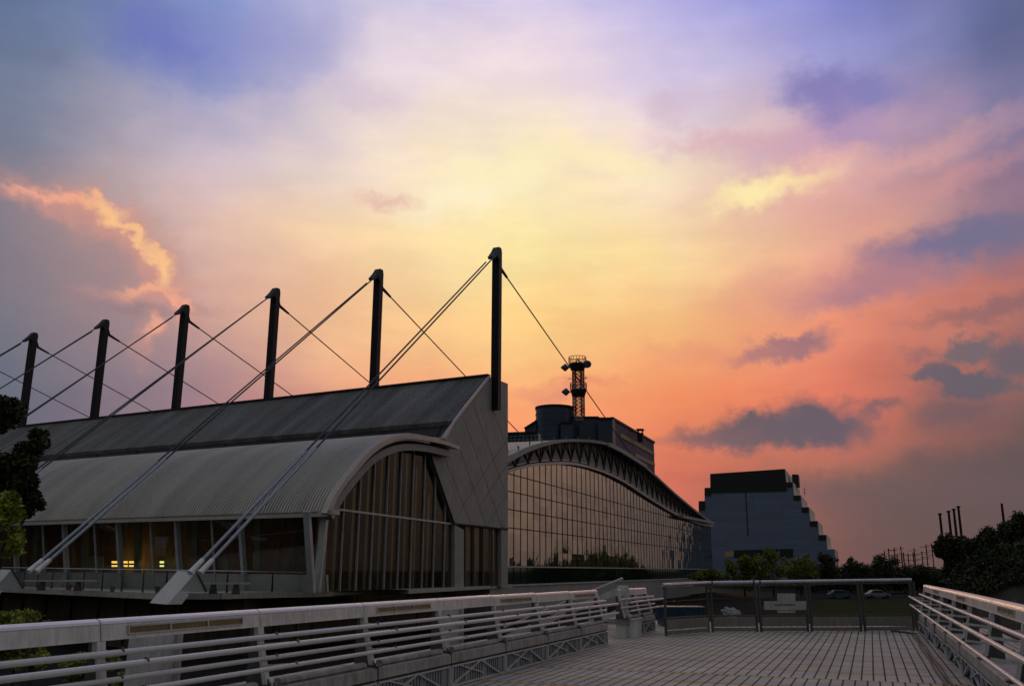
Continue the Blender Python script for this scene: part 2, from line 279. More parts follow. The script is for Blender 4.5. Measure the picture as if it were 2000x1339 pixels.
# corner stair glass with paler sheen
# paving
def paving():
    m = bpy.data.materials.new('deck_paving'); m.use_nodes = True; t = m.node_tree; p = t.nodes['Principled BSDF']; L = t.links
    def n_(k): return t.nodes.new(k)
    tcn = n_('ShaderNodeTexCoord'); s = n_('ShaderNodeSeparateXYZ'); L.new(tcn.outputs['Object'], s.inputs[0])
    def mm(op, a, b=0.0):
        q = n_('ShaderNodeMath'); q.operation = op
        for i, v in enumerate((a, b)):
            if isinstance(v, bpy.types.NodeSocket): L.new(v, q.inputs[i])
            else: q.inputs[i].default_value = v
        return q.outputs[0]
    u, w = s.outputs[1], s.outputs[0]
    TW = .172; TL = 1.12
    grp = mm('FLOOR', mm('DIVIDE', mm('SUBTRACT', mm('MINIMUM', u, 16.7), 13.3), TL*2)); wv = mm('DIVIDE', mm('ADD', w, mm('MULTIPLY', grp, .09)), TW)
    fr = mm('FRACT', mm('ADD', wv, 200)); j1 = mm('LESS_THAN', mm('ABSOLUTE', mm('SUBTRACT', fr, .5)), .425)
    fu = mm('FRACT', mm('DIVIDE', mm('ADD', u, 100), TL))
    ft = mm('FRACT', mm('DIVIDE', mm('ADD', u, 100), TL/5)); j2 = mm('LESS_THAN', mm('ABSOLUTE', mm('SUBTRACT', ft, .5)), .435)
    band = mm('LESS_THAN', fu, .17)
    cv = n_('ShaderNodeCombineXYZ'); L.new(mm('FLOOR', mm('ADD', wv, 200)), cv.inputs[0]); L.new(mm('FLOOR', mm('DIVIDE', mm('ADD', u, 100), TL/5)), cv.inputs[1])
    wn = n_('ShaderNodeTexWhiteNoise'); L.new(cv.outputs[0], wn.inputs[0])
    nz = n_('ShaderNodeTexNoise'); nz.inputs['Scale'].default_value = .6; nz.inputs['Detail'].default_value = 8; L.new(tcn.outputs['Object'], nz.inputs['Vector'])
    base = mm('ADD', mm('ADD', mm('MULTIPLY', wn.outputs[0], .16), .42), mm('MULTIPLY', nz.outputs['Fac'], .95))
    c1 = n_('ShaderNodeMix'); c1.data_type = 'RGBA'; L.new(band, c1.inputs[0]); c1.inputs[6].default_value = (.49, .48, .455, 1); c1.inputs[7].default_value = (.52, .36, .13, 1)
    vs = n_('ShaderNodeVectorMath'); vs.operation = 'SCALE'; L.new(c1.outputs[2], vs.inputs[0]); L.new(base, vs.inputs[3])
    jj = mm('MINIMUM', j1, mm('ADD', mm('MULTIPLY', j2, .6), .4))
    c2 = n_('ShaderNodeMix'); c2.data_type = 'RGBA'; L.new(jj, c2.inputs[0]); c2.inputs[6].default_value = (.01, .01, .01, 1); L.new(vs.outputs[0], c2.inputs[7])
    L.new(c2.outputs[2], p.inputs['Base Color']); p.inputs['Roughness'].default_value = .75; p.inputs['Specular IOR Level'].default_value = .3
    b = n_('ShaderNodeBump'); b.inputs['Strength'].default_value = .5; b.inputs['Distance'].default_value = .01; L.new(j1, b.inputs['Height']); L.new(b.outputs[0], p.inputs['Normal'])
    return m
MT['pave'] = paving()
def tiles(name, c, w, h, rough=.5, mortar=.6):
    m = bpy.data.materials.new(name); m.use_nodes = True; t = m.node_tree; p = t.nodes['Principled BSDF']; L = t.links
    tcn = t.nodes.new('ShaderNodeTexCoord'); mp = t.nodes.new('ShaderNodeMapping'); L.new(tcn.outputs['UV'], mp.inputs[0])
    br = t.nodes.new('ShaderNodeTexBrick'); L.new(mp.outputs[0], br.inputs[0]); br.offset = 0; br.inputs['Scale'].default_value = 1
    br.inputs['Brick Width'].default_value = w; br.inputs['Row Height'].default_value = h; br.inputs['Mortar Size'].default_value = .03; br.inputs['Mortar Smooth'].default_value = .3
    br.inputs['Color1'].default_value = tuple(v*.9 for v in c)+(1,); br.inputs['Color2'].default_value = tuple(v*1.1 for v in c)+(1,); br.inputs['Mortar'].default_value = tuple(v*mortar for v in c)+(1,)
    L.new(br.outputs[0], p.inputs['Base Color']); p.inputs['Roughness'].default_value = rough
    return m
MT['steptile'] = tiles('banded_tile_wall', (.15, .205, .33), 9.0, .9, .35, .4)
MT['rettile'] = tiles('tile_retaining_wall', (.33, .33, .36), 1.2, 30, .7, .75)
MT['louvre'] = tiles('louvred_blue_wall', (.012, .035, .08), 3.0, .9, .3, .2)

# ------------------------------------------------------------------ mesh helpers
class MB:
    def __init__(s): s.v = []; s.f = []; s.uv = None; s.sm = set()
    def add(s, vs, fs, smooth=False):
        k = len(s.v); s.v += [V(p) for p in vs]
        for f in fs:
            if smooth: s.sm.add(len(s.f))
            s.f.append([i+k for i in f])
        return s
    def poly(s, pts): return s.add(pts, [list(range(len(pts)))])
    def prism(s, pts, vec):
        n = len(pts); vec = V(vec); vs = [V(p) for p in pts]+[V(p)+vec for p in pts]
        fs = [list(range(n)), list(range(2*n-1, n-1, -1))]+[[i, (i+1) % n, (i+1) % n+n, i+n] for i in range(n)]
        return s.add(vs, fs)
    def box(s, c, ax, ay, az_):   # centre and half-axes
        c, ax, ay, az_ = V(c), V(ax), V(ay), V(az_)
        vs = [c+ax*i+ay*j+az_*k for k in (-1, 1) for j in (-1, 1) for i in (-1, 1)]
        return s.add(vs, [[0, 2, 3, 1], [4, 5, 7, 6], [0, 1, 5, 4], [2, 6, 7, 3], [0, 4, 6, 2], [1, 3, 7, 5]])
    def bar(s, a, b, w, h, upv=(0, 0, 1)):
        a, b = V(a), V(b); d = (b-a); x = d.cross(V(upv))
        if x.length < 1e-6: x = d.cross(V((1, 0, 0)))
        x.normalize(); y = x.cross(d).normalized()
        return s.box((a+b)/2, d/2, x*w/2, y*h/2)
    def tube(s, pts, r, seg=10, smooth=True, caps=True):
        pts = [V(p) for p in pts]; rs = r if isinstance(r, (list, tuple)) else [r]*len(pts)
        d0 = (pts[1]-pts[0]).normalized(); x = d0.cross(V((0, 0, 1)))
        if x.length < 1e-3: x = d0.cross(V((1, 0, 0)))
        x.normalize(); vs = []
        for i, p in enumerate(pts):
            d = (pts[min(i+1, len(pts)-1)]-pts[max(i-1, 0)]).normalized(); x = (x-d*x.dot(d)).normalized(); y = d.cross(x)
            vs += [p+(x*math.cos(2*math.pi*k/seg)+y*math.sin(2*math.pi*k/seg))*rs[i] for k in range(seg)]
        fs = [[i*seg+k, i*seg+(k+1) % seg, (i+1)*seg+(k+1) % seg, (i+1)*seg+k] for i in range(len(pts)-1) for k in range(seg)]
        s.add(vs, fs, smooth)
        if caps: s.add([vs[k] for k in range(seg)], [list(range(seg))[::-1]]); s.add(vs[-seg:], [list(range(seg))])
        return s
    def build(s, name, m, parent=None, uvf=None, **tg):
        off = V(parent['_w']) if parent else V((0, 0, 0))
        loc = V((0, 0, 0))
        if not parent and s.v:
            xs = [p.x for p in s.v]; ys = [p.y for p in s.v]; zs = [p.z for p in s.v]
            loc = V(((min(xs)+max(xs))/2, (min(ys)+max(ys))/2, min(zs)))
        if parent: ploc = V(parent['_w'])
        base = V(parent['_w']) if parent else loc
        me = bpy.data.meshes.new(name); me.from_pydata([tuple(p-base) for p in s.v], [], s.f); me.materials.append(MT[m] if isinstance(m, str) else m)
        if uvf:
            uvl = me.uv_layers.new(name='UVMap')
            for lp in me.loops: uvl.data[lp.index].uv = uvf(s.v[lp.vertex_index])
        for i in s.sm: me.polygons[i].use_smooth = True
        o = bpy.data.objects.new(name, me); COL.objects.link(o)
        if parent: o.parent = parent; o['_w'] = parent['_w']
        else: o.location = loc; o['_w'] = tuple(loc)
        tag(o, **tg); return o
ALL = []
def tag(o, label=None, cat=None, group=None, kind=None):
    if label: o['label'] = label
    if cat: o['category'] = cat
    if group: o['group'] = group
    if kind: o['kind'] = kind
def thing(name, loc, label, cat, group=None):
    o = bpy.data.objects.new(name, None); COL.objects.link(o); o.location = V(loc); o.empty_display_size = .2; o['_w'] = tuple(loc); tag(o, label, cat, group); return o
def copy_tree(o, parent=None):
    c = o.copy(); COL.objects.link(c)
    if parent: c.parent = parent
    for ch in [q for q in bpy.data.objects if q.parent == o]: copy_tree(ch, c)
    return c

# ------------------------------------------------------------------ frames
a = math.radians(20.95); E_ = V((math.sin(a), math.cos(a), 0)); N_ = V((math.cos(a), -math.sin(a), 0))
az_l = math.radians(-61.38); L_ = V((math.sin(az_l), math.cos(az_l), 0)); Z = V((0, 0, 1))
B_ = V((math.sin(az_l-math.pi/2), math.cos(az_l-math.pi/2), 0))        # outward normal of the long side (towards viewer)
F0 = CAM+ray(992, 1143)*77.7
def fp(x, y, off=0.0, o=F0):
    d = ray(x, y); p0 = o+N_*off; return CAM+d*((p0-CAM).dot(N_)/d.dot(N_))
def onplane(x, y, p0, nrm):
    d = ray(x, y); return CAM+d*((V(p0)-CAM).dot(nrm)/d.dot(nrm))
def BR(u, w, z): return E_*u+N_*w+Z*z

# ------------------------------------------------------------------ ground
MB().poly([(-900, -60, -3), (900, -60, -3), (2200, 3000, -3), (-2200, 3000, -3)]).build('ground', 'asph', kind='structure')
g = MB(); g.poly([onz(1560, 1203, -2.99), onz(1830, 1203, -2.99), onz(1860, 1172, -2.99), onz(1600, 1172, -2.99)]); g.build('lawn', 'grass', kind='structure')

# bridge deck: real slab with paving on top (object axes: Y along the bridge)
WL, WR = -6.0, 1.45
dk = MB(); 
dk.add([(-7.6, -6, -.9), (3.2, -6, -.9), (3.2, 31, -.9), (-7.6, 31, -.9), (-7.6, -6, 0), (3.2, -6, 0), (3.2, 31, 0), (-7.6, 31, 0)],
       [[0, 3, 2, 1], [4, 5, 6, 7], [0, 1, 5, 4], [2, 3, 7, 6], [0, 4, 7, 3], [1, 2, 6, 5]])
dko = dk.build('bridge_deck', 'pave', kind='structure')
dko.location = (0, 0, 0)
me = dko.data
lo = V(dko['_w'])
for v in me.vertices: v.co += lo
dko.rotation_euler = (0, 0, -a)

# ------------------------------------------------------------------ bridge railings
def cross(side, s, z, u):
    if side < 0: return BR(u, -(5.54+s), z*(1-.04*max(0, (u-13)/9.0)))
    bend = .14*max(0, (u-12)/16.0)**2
    return BR(u, 1.20+s-bend, z*1.05)
def railing(side, us, root, recess, tubes_ext=(0, 0), lip=True, lattice=True):
    C = lambda s, z, u: cross(side, s, z, u)
    # top box beam: rounded top, inner face leaning
    prof = [(.24, 1.03), (.245, 1.05), (.26, 1.14), (.27, 1.162), (.29, 1.178), (.315, 1.185), (.345, 1.182), (.37, 1.165), (.38, 1.12), (.37, 1.04), (.36, 1.02)]
    for i in range(len(us)-1):
        a0, b0 = us[i]+.006, us[i+1]-.006
        m = MB(); m.prism([C(s, z, a0) for s, z in prof], C(0, 0, b0)-C(0, 0, a0)); m.build('top_beam', 'white', root)
        t = MB(); pp = [(.260, 1.158), (.270, 1.178), (.289, 1.192), (.315, 1.198), (.346, 1.195), (.372, 1.178), (.345, 1.176), (.315, 1.178), (.292, 1.170), (.275, 1.156)]
        t.prism([C(s, z, a0+.004) for s, z in pp], C(0, 0, b0-.004)-C(0, 0, a0+.004)); t.build('cap_strip', 'whitetop', root)  # lighter than the beam: highlight along its top put into colour
        if recess[i]:
            f0, f1 = recess[i]; ra, rb = us[i]+(us[i+1]-us[i])*f0, us[i]+(us[i+1]-us[i])*f1
            q0, q1 = V((.248, 1.068)), V((.2585, 1.130))
            nrm = V((-(q1-q0).y, (q1-q0).x)).normalized()
            if nrm.x > 0: nrm = -nrm
            am = MB(); am.poly([C(*(q0+nrm*.003), ra), C(*(q0+nrm*.003), rb), C(*(q1+nrm*.003), rb), C(*(q1+nrm*.003), ra)]); am.build('amber_strip', 'amber', root)
            fm = MB()
            for qa, qb, u1, u2 in ((q0, q0, ra, rb), (q1, q1, ra, rb)):
                fm.bar(C(*(qa+nrm*.006), u1), C(*(qa+nrm*.006), u2), .014, .014)
            for uu in (ra, ra+(rb-ra)*.33, ra+(rb-ra)*.66, rb): fm.bar(C(*(q0+nrm*.006), uu), C(*(q1+nrm*.006), uu), .012, .02)
            fm.build('strip_frame', 'trim', root)
    # posts with gusset feet
    for u in us:
        p = MB(); hw = .045
        p.prism([C(s_, z, u-hw) for s_, z in [(.215, .90), (.235, 1.028), (.29, 1.028), (.27, .90)]], E_*hw*2)
        p.prism([C(s_, z, u-hw*.8) for s_, z in [(.10, .49), (.22, .91), (.25, .91), (.15, .49)]], E_*hw*1.6)
        for s_, z in ((-.10, .885), (-.10, .68)): p.bar(C(.2, z-.03, u), C(s_, z, u), .025, .03)
        for s_, z in ((.15, .95), (.14, .745)): p.bar(C(.22, z, u), C(s_, z, u), .025, .025)
        p.build('post', 'white', root)
        w = MB(); w.prism([C(s_, z, u-.012) for s_, z in [(.04, .468), (.36, .468), (.35, 1.025), (.262, 1.025), (.245, .91), (.17, .62), (.10, .52)]], E_*.024)
        w.prism([C(s_, z, u-hw*1.3) for s_, z in [(.02, .466), (.34, .468), (.34, .49), (.02, .488)]], E_*hw*2.6); w.build('shaded_post_web', 'gpost', root)  # web made dark so its colour carries the shadow on the post flank
        for k in (-1, 1):
            bo = MB(); bo.tube([C(.06, .488, u+.035*k), C(.06, .505, u+.035*k)], .012, 6); bo.build('bolt', 'gpost', root)
    e0, e1 = us[0]-tubes_ext[0], us[-1]+tubes_ext[1]
    for j, (s, z, r) in enumerate(((.16, .95, .025), (-.10, .885, .025), (.14, .745, .022), (-.10, .68, .022))):
        t = MB(); ue = e1+(.16 if j in (1, 3) else 0); t.tube([C(s, z, e0), C(s, z, ue)], r, 12); t.build('tube_rail', 'tube', root)
        for u in us[:-1]:
            cl = MB(); cl.tube([C(s, z, u+.14), C(s, z, u+.155)], r*1.08, 12); cl.build('rail_joint', 'gpost', root)
    for i in range(len(us)-1):
        a0, b0 = us[i]+.02, us[i+1]-.02
        k = MB(); k.prism([C(s, z, a0) for s, z in [(.03, .325), (.04, .445), (.055, .46), (.20, .465), (.60, .465), (.60, .325)]], E_*(b0-a0)); k.build('kerb_beam', 'kerb', root)
        if lip:
            nn = MB(); nn.prism([C(s, z, a0+.17) for s, z in [(.10, .465), (.082, .485), (.09, .515), (.115, .53), (.15, .53), (.17, .52), (.18, .465)]], E_*(b0-a0-.34)); nn.build('nosing', 'kerb', root)
        sh = MB(); sh.prism([C(s, z, a0) for s, z in [(.06, .30), (.075, .30), (.075, .324), (.06, .324)]], E_*(b0-a0)); sh.build('shadow_gap', 'seam', root)
        if lattice:
            la = MB(); la.prism([C(s, z, a0) for s, z in [(.07, 0), (.085, 0), (.085, .30), (.07, .30)]], E_*(b0-a0)); la.build('lattice_panel', 'lattice', root)
            fr = MB()
            for z in (.02, .283): fr.bar(C(.05, z, a0), C(.05, z, b0), .03, .022)
            for uu in (a0+.012, b0-.012): fr.bar(C(.05, .005, uu), C(.05, .295, uu), .03, .026, E_)
            um = (a0+b0)/2
            fr.bar(C(.052, .03, a0+.03), C(.052, .272, um-.02), .02, .035, N_); fr.bar(C(.050, .03, b0-.25), C(.050, .272, um+.06), .02, .05, N_)
            fr.bar(C(.048, .272, a0+.3), C(.048, .10, um+.1), .016, .03, N_)
            fr.build('lattice_brace', 'white', root)
            for g_ in range(3):
                sl = MB()
                for q in range(6):
                    uu = a0+.08+g_*(b0-a0-.1)/3+q*.085
                    if q: sl.bar(C(.0682, .262, uu-.085), C(.0682, .262, uu), .004, .004)
                    sl.bar(C(.068, .04, uu), C(.068, .262, uu), .006, .016, E_)
                sl.build('lattice_slot', 'seam', root)
rl = thing('bridge_railing', BR(8, -6.2, 0), 'long white steel railing along the left edge of the footbridge with amber strips', 'railing')
usL = [5.96+2.1*k for k in range(-4, 8)]
recL = [None]*len(usL)
for k in range(-3, 8, 2): recL[k+4] = (.16, .84) if k+4 < len(usL) else None
recL = [(.14, .86) if ((i-4) % 2 == 0) else None for i in range(len(usL)-1)]
railing(-1, usL, rl, recL, (0, .25))
rr = thing('bridge_railing', BR(16, 1.9, 0), 'white steel railing curving down along the right edge of the footbridge to the gate', 'railing')
usR = [11.2+2.82*k for k in range(-3, 7)]
railing(1, usR, rr, [(.2, .7) if i % 2 == 1 else None for i in range(len(usR)-1)], (0, .2), lip=False)
r2 = thing('bridge_railing', BR(24, -5.8, 0), 'short white railing piece between the white box pillar and the glass gate', 'railing')
railing(-1, [22.6, 24.2, 25.6], r2, [(.2, .6), None], (.3, .4))
# piers standing outside the left railing
for i, (u0_, w0, lab) in enumerate(((7.0, .32, 'wide pale metal pier behind the left railing, nearest to the camera'), (13.7, .32, 'wide pale metal pier behind the left railing, in front of the hall corner'))):
    t = thing('support_pier', BR(u0_, -6.45, -3), lab, 'pier', 'pale piers outside the left railing')
    m = MB(); m.prism([BR(u0_, -6.32, -2.9), BR(u0_+.62, -6.32, -2.9), BR(u0_+.50, -6.3, 1.0), BR(u0_+.10, -6.3, 1.0)], N_*-.25); m.build('pier_body', 'white', t)
    m = MB(); m.bar(BR(u0_+.56, -6.28, -2.9), BR(u0_+.46, -6.27, .99), .04, .05, N_); m.build('edge_flange', 'trim', t)
# box pillar at the end of the long railing
pb_ = onz(1229, 1243, 0)
t = thing('box_pillar', pb_, 'white box pillar with a dark slot standing at the end of the long left railing', 'pillar')
m = MB(); m.box(pb_+Z*.2, E_*.42, N_*.22, Z*.2); m.build('plinth', 'white', t)
m = MB(); m.box(pb_+Z*.42, E_*.45, N_*.24, Z*.02); m.build('plinth_cap', 'trim', t)
m = MB(); m.prism([pb_-E_*.25+Z*.44, pb_+E_*.12+Z*.44, pb_+E_*.08+Z*1.22, pb_-E_*.2+Z*1.22], N_*-.22); m.build('shaft', 'white', t)
m = MB(); m.prism([pb_-E_*.02+Z*.62+N_*.004, pb_+E_*.06+Z*.62+N_*.004, pb_+E_*.06+Z*.86+N_*.004, pb_-E_*.02+Z*.86+N_*.004], N_*.004); m.build('slot', 'seam', t)
# white ramp rising to the bridge behind the left railing
t = thing('ramp_stair', BR(21, -9, -3), 'white stair flank rising from lower left to the bridge behind the left railing', 'stair')
A1, B1 = at(985, 1246, 30), at(1216, 1150, 25.8)
m = MB(); m.bar(A1, B1, .1, .18); m.build('stringer', 'white', t)
m = MB(); m.bar(A1+Z*-.6, B1+Z*-.6, .12, .2); m.build('lower_stringer', 'white', t)
m = MB()
for k in range(9):
    p = A1.lerp(B1, k/8.0); m.bar(p+Z*-.05, p+Z*-.6, .05, .05, E_)
m.build('baluster', 'trim', t)
m = MB(); m.tube([A1+Z*.35, B1+Z*.3], .03); m.build('handrail', 'tube', t)

# ------------------------------------------------------------------ glass gate across the bridge end
gt = thing('glass_gate', onz(1580, 1232, 0), 'long glass gate with a bright steel top rail closing off the bridge', 'gate')
gx = [(1388, 1233.5, 1.277), (1483, 1233, 1.30), (1582, 1232.5, 1.325), (1686, 1232, 1.35), (1789, 1231, 1.375)]
G = [onz(x, y, 0) for x, y, z in gx]; GH = [z for _, _, z in gx]
W0 = onz(1297, 1241, 0)
pts = [W0]+G; hs = [1.235]+GH
gd = (G[-1]-G[0]).normalized(); gn = gd.cross(Z)
for i in range(len(pts)-1):
    p, q = pts[i], pts[i+1]; d = (q-p).normalized(); n = d.cross(Z)
    m = MB(); m.tube([p+Z*hs[i], q+Z*hs[i+1]], .045, 14); m.build('top_rail', 'rail', gt, label='reddish glowing end of the top rail' if i == 0 else None)
    m = MB(); m.bar(p+Z*(hs[i]-.08), q+Z*(hs[i+1]-.08), .025, .03); m.bar(p+Z*(hs[i]-.42), q+Z*(hs[i+1]-.42), .02, .02); m.bar(p+Z*.42, q+Z*.42, .04, .04); m.build('mid_rail', 'gpost', gt)
    m = MB(); m.bar(p+d*.1+Z*.26, q-d*.1+Z*.26, .03, .24); m.build('kick_panel', 'gpanel', gt)
    m = MB(); m.bar(p+d*.1+Z*.065, q-d*.1+Z*.065, .03, .10); m.build('floor_panel', 'gpanel', gt)
    m = MB(); m.prism([p+d*.1+Z*.44, q-d*.1+Z*.44, q-d*.1+Z*(hs[i+1]-.1), p+d*.1+Z*(hs[i]-.1)], n*.01); m.build('glass_panel', 'gateg', gt)
for i, (p, h) in enumerate(zip(pts, hs)):
    for sgn in (-1, 1):
        if i == 0 and sgn < 0: continue
        m = MB(); m.box(p+gd*.055*sgn+Z*(h-.05)/2, gd*.022, gn*.04, Z*(h-.05)/2); m.build('post', 'gpost', gt)
    if i in (1, 2):
        for k in (-1, 1):
            m = MB(); m.tube([p+gd*(.09*k-.02)+Z*h, p+gd*(.09*k+.02)+Z*h], .058, 14); m.build('clamp', 'gpost', gt)
# notice board fixed to the gate
gpt = G[1].lerp(G[2], .45)
t = thing('notice_board', gpt+Z*.5, 'pale notice board of two crossed plates tied to the gate', 'sign')
f0 = -gn if (-gn).dot(CAM-gpt) > 0 else gn
def gb(x, y, o_=.05): return onplane(x, y, gpt+f0*o_, gn)
m = MB(); m.prism([gb(1492, 1190), gb(1574, 1190), gb(1574, 1173), gb(1492, 1173)], f0*.02); m.build('long_plate', 'sign', t)
m = MB(); m.prism([gb(1518, 1196, .03), gb(1553, 1196, .03), gb(1553, 1158, .03), gb(1518, 1158, .03)], f0*.015); m.build('square_plate', 'sign', t)
m = MB()
for k in range(9):
    x = 1514+k*4.4; m.prism([gb(x, 1182, .073), gb(x+2.8, 1182, .073), gb(x+2.8, 1178.6, .073), gb(x, 1178.6, .073)], f0*.002)
m.build('lettering', 'ink', t)
# crumpled sheet bundle beyond gate
c = at(1428, 1195, 27.5); m = MB(); vs = []; fs = []
nu, nv = 22, 14
for i in range(nv+1):
    for j in range(nu):
        th, ph = math.pi*i/nv, 2*math.pi*j/nu
        d = V((math.sin(th)*math.cos(ph), math.sin(th)*math.sin(ph), math.cos(th)))
        k = 1+.45*(mnoise.noise(d*2.3)+.6*mnoise.noise(d*6))
        p = V((d.x*.26, d.y*.15, d.z*.13))*k; vs.append(c+rt*p.x+E_*p.y+(Z-rt*.55)*p.z)
fs = [[i*nu+j, i*nu+(j+1) % nu, (i+1)*nu+(j+1) % nu, (i+1)*nu+j] for i in range(nv) for j in range(nu)]
m.add(vs, fs); m.build('sheet_bundle', 'tarp', label='crumpled pale plastic sheet bundle lying behind the gate glass', cat='bundle')
m = MB(); c = onz(1345, 1226, 0)+V((0, 1.2, 0)); m.box(c+Z*.28, V((.62, .1, 0)), V((-.05, .3, 0)), Z*.26); 
t = thing('equipment_cover', c, 'low blue-grey covered crate behind the left wing of the gate', 'crate'); m.build('cover', 'louv', t)
m = MB(); m.box(c+Z*.55, V((.64, .1, 0)), V((-.05, .32, 0)), Z*.012); m.build('lid_edge', 'trim', t)
# loose black cable on the deck by the right railing
cab = thing('loose_cable', onz(1800, 1236, 0), 'loose black cable snaking along the foot of the right railing', 'cable')
for k in range(2):
    m = MB(); pth = []
    for q in range(40):
        u = 28.2-q*.5; w = .98-.1*k+.012*math.sin(q*.7+k*2)+(-.5 if q == 0 else -.2 if q == 1 else 0)
        pth.append(BR(u, w, .02))
    m.tube(pth, .016, 6); m.build('strand', 'rubber', cab)

# ------------------------------------------------------------------ exhibition hall (masted building)
hall = thing('exhibition_hall', F0-Z*F0.z, 'grey hall with curved ribbed roof, steep upper roof and tall arched glass end', 'building')
LEN = 74.0
def extr(name, pts, m, root, length=LEN, start=0.0, ribs=0, amp=.05, smooth=True, thick=.25):
    """sheet following profile pts (world points in the facade plane), run along the hall axis, optionally corrugated"""
    P = [V(p) for p in pts]; nrm = []
    for i in range(len(P)):
        d = (P[min(i+1, len(P)-1)]-P[max(i-1, 0)]); n = d.cross(L_).normalized()
        if n.z < 0: n = -n
        nrm.append(n)
    cols = ribs*4 if ribs else 1; vs = []
    offs = []
    for c in range(cols+1):
        t = start+(length-start)*c/cols; k = (0, 1, 1, 0)[c % 4] if ribs else 0
        if ribs: t = start+(length-start)*((c//4)+(0, .15, .5, .65)[c % 4])/ribs
        vs += [P[i]+L_*t+nrm[i]*amp*k for i in range(len(P))]
    n = len(P); mb = MB()
    mb.add(vs, [[c*n+i, c*n+i+1, (c+1)*n+i+1, (c+1)*n+i] for c in range(cols) for i in range(n-1)])
    # underside and edges
    lo_ = [P[i]-nrm[i]*thick for i in range(n)]
    hi_ = [P[i]-nrm[i]*.01 for i in range(n)]
    mb.prism(hi_+lo_[::-1], L_*(length-start)+L_*start) if start == 0 else mb.prism([p+L_*start for p in hi_+lo_[::-1]], L_*(length-start))
    return mb.build(name, m, root)
def smoothline(px, k=4):
    out = []
    n = len(px)
    for i in range(n-1):
        p0, p1, p2, p3 = px[max(i-1, 0)], px[i], px[i+1], px[min(i+2, n-1)]
        for j in range(k):
            t = j/k; out.append(tuple(.5*((2*p1[q])+(-p0[q]+p2[q])*t+(2*p0[q]-5*p1[q]+4*p2[q]-p3[q])*t*t+(-p0[q]+3*p1[q]-3*p2[q]+p3[q])*t**3) for q in (0, 1)))
    out.append(px[-1]); return out
archpx = smoothline([(639, 1000), (648, 978), (659, 957), (673, 937), (690, 916), (708, 894), (726, 876), (746, 862), (768, 853), (793, 849), (815, 851), (840, 856)], 2)
arch = [fp(x, y, .9) for x, y in archpx]
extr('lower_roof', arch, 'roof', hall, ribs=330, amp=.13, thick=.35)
# canopy tongue continuing the arch past the gable
tong = [fp(x, y, .9) for x, y in smoothline([(793, 849), (830, 853), (869, 861), (898, 871)], 3)]
m = MB(); n_ = len(tong)
m.prism(tong+[p-Z*.2 for p in tong[::-1]], -N_*1.4); m.build('canopy_tip', 'trim', hall)
# pale rim on the arch end, and a deeper inner arch
def rimstrip(name, pxs, off, th, dep, m_):
    A = [fp(x, y, off) for x, y in pxs]; mb = MB()
    for i in range(len(A)-1):
        d = (A[i+1]-A[i]); n = d.cross(N_).normalized(); n = n if n.z > 0 else -n
        mb.prism([A[i], A[i+1], A[i+1]-n*th, A[i]-n*th], -N_*dep)
    return mb.build(name, m_, hall)
rimstrip('arch_rim', smoothline([(638, 1001), (648, 978), (659, 957), (673, 937), (690, 916), (708, 894), (726, 876), (746, 862), (768, 853), (793, 849), (830, 853), (869, 861), (897, 871)], 2), 1.0, .24, .35, 'trim')
rimstrip('inner_arch', smoothline([(645, 1004), (656, 982), (668, 962), (682, 943), (699, 922), (718, 901), (736, 886), (756, 875), (778, 868), (800, 866), (835, 869), (880, 880)], 2), .65, .45, .6, 'clad')
m = MB(); m.box(fp(645, 1000, .9)+L_*.1, N_*.5, E_*.35, Z*.13); m.build('gutter_end', 'trim', hall)
# eave gutter
m = MB(); g0 = fp(639, 1001, .9); m.bar(g0-Z*.1, g0-Z*.1+L_*LEN, .18, .2); m.build('eave_gutter', 'trim', hall)
# upper roof
upx = [(955, 735), (932, 764), (908, 794), (886, 823)]
upr = [fp(x, y) for x, y in upx]
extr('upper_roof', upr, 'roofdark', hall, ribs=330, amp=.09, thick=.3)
m = MB()
for i in range(3): m.bar(upr[i]+N_*.05, upr[i+1]+N_*.05, .14, .22)
m.bar(upr[3]+N_*.05, fp(866, 857)+N_*.05, .14, .22); m.build('verge_trim', 'trim', hall)
m = MB(); m.bar(upr[0]+Z*.1, upr[0]+Z*.1+L_*LEN, .5, .2); m.build('ridge_flashing', 'dark', hall)
# clerestory band between the roofs
c0, c1 = fp(886.5, 824, -.15), fp(868, 852, -.4); c1 = c1+B_*-.4
m = MB(); m.prism([c0, c1, c1-Z*.3-B_*.6, c0-B_*.8], L_*LEN); m.build('clerestory_band', 'band', hall)
for k in range(13):
    q = L_*(1+k*5.7); m = MB(); m.bar(c0+q+B_*.04, c1+q+B_*.04, .06, .06, L_); m.build('clerestory_bar', 'cap', hall)
low = fp(868, 858, -.2)
m = MB(); m.prism([low+Z*.1, fp(815, 851, .5)+Z*.05, fp(815, 851, .5)-Z*.2, low-Z*.3], L_*LEN); m.build('roof_apron', 'roof', hall)
# gable cladding in the facade plane
gp = [(887, 1022), (992, 1033), (992, 749), (974, 742), (955, 735), (867, 857), (862, 868), (836, 873)]
m = MB(); m.prism([fp(x, y) for x, y in gp], -N_*.4); m.build('gable_wall', 'clad', hall)
m = MB()
def seam(x0, y0, x1, y1): m.bar(fp(x0, y0, .004), fp(x1, y1, .004), .05, .012, N_)
for x0, y0, x1, y1 in [(864, 881, 921, 1025), (893, 860, 950, 1029), (905, 815, 981, 1030), (925, 790, 992, 975), (948, 760, 992, 880), (992, 855, 905, 985), (905, 985, 889, 1018), (992, 905, 938, 985), (992, 960, 950, 1028)]: seam(x0, y0, x1, y1)
m.build('cladding_joint', 'joint', hall)
m = MB(); m.bar(fp(887, 1022, .03), fp(992, 1033, .03), .08, .12); m.build('sill_flashing', 'seam', hall)
m = MB(); m.bar(fp(836, 874, .03), fp(887, 1022, .03), .1, .1, N_); m.build('edge_trim', 'seam', hall)
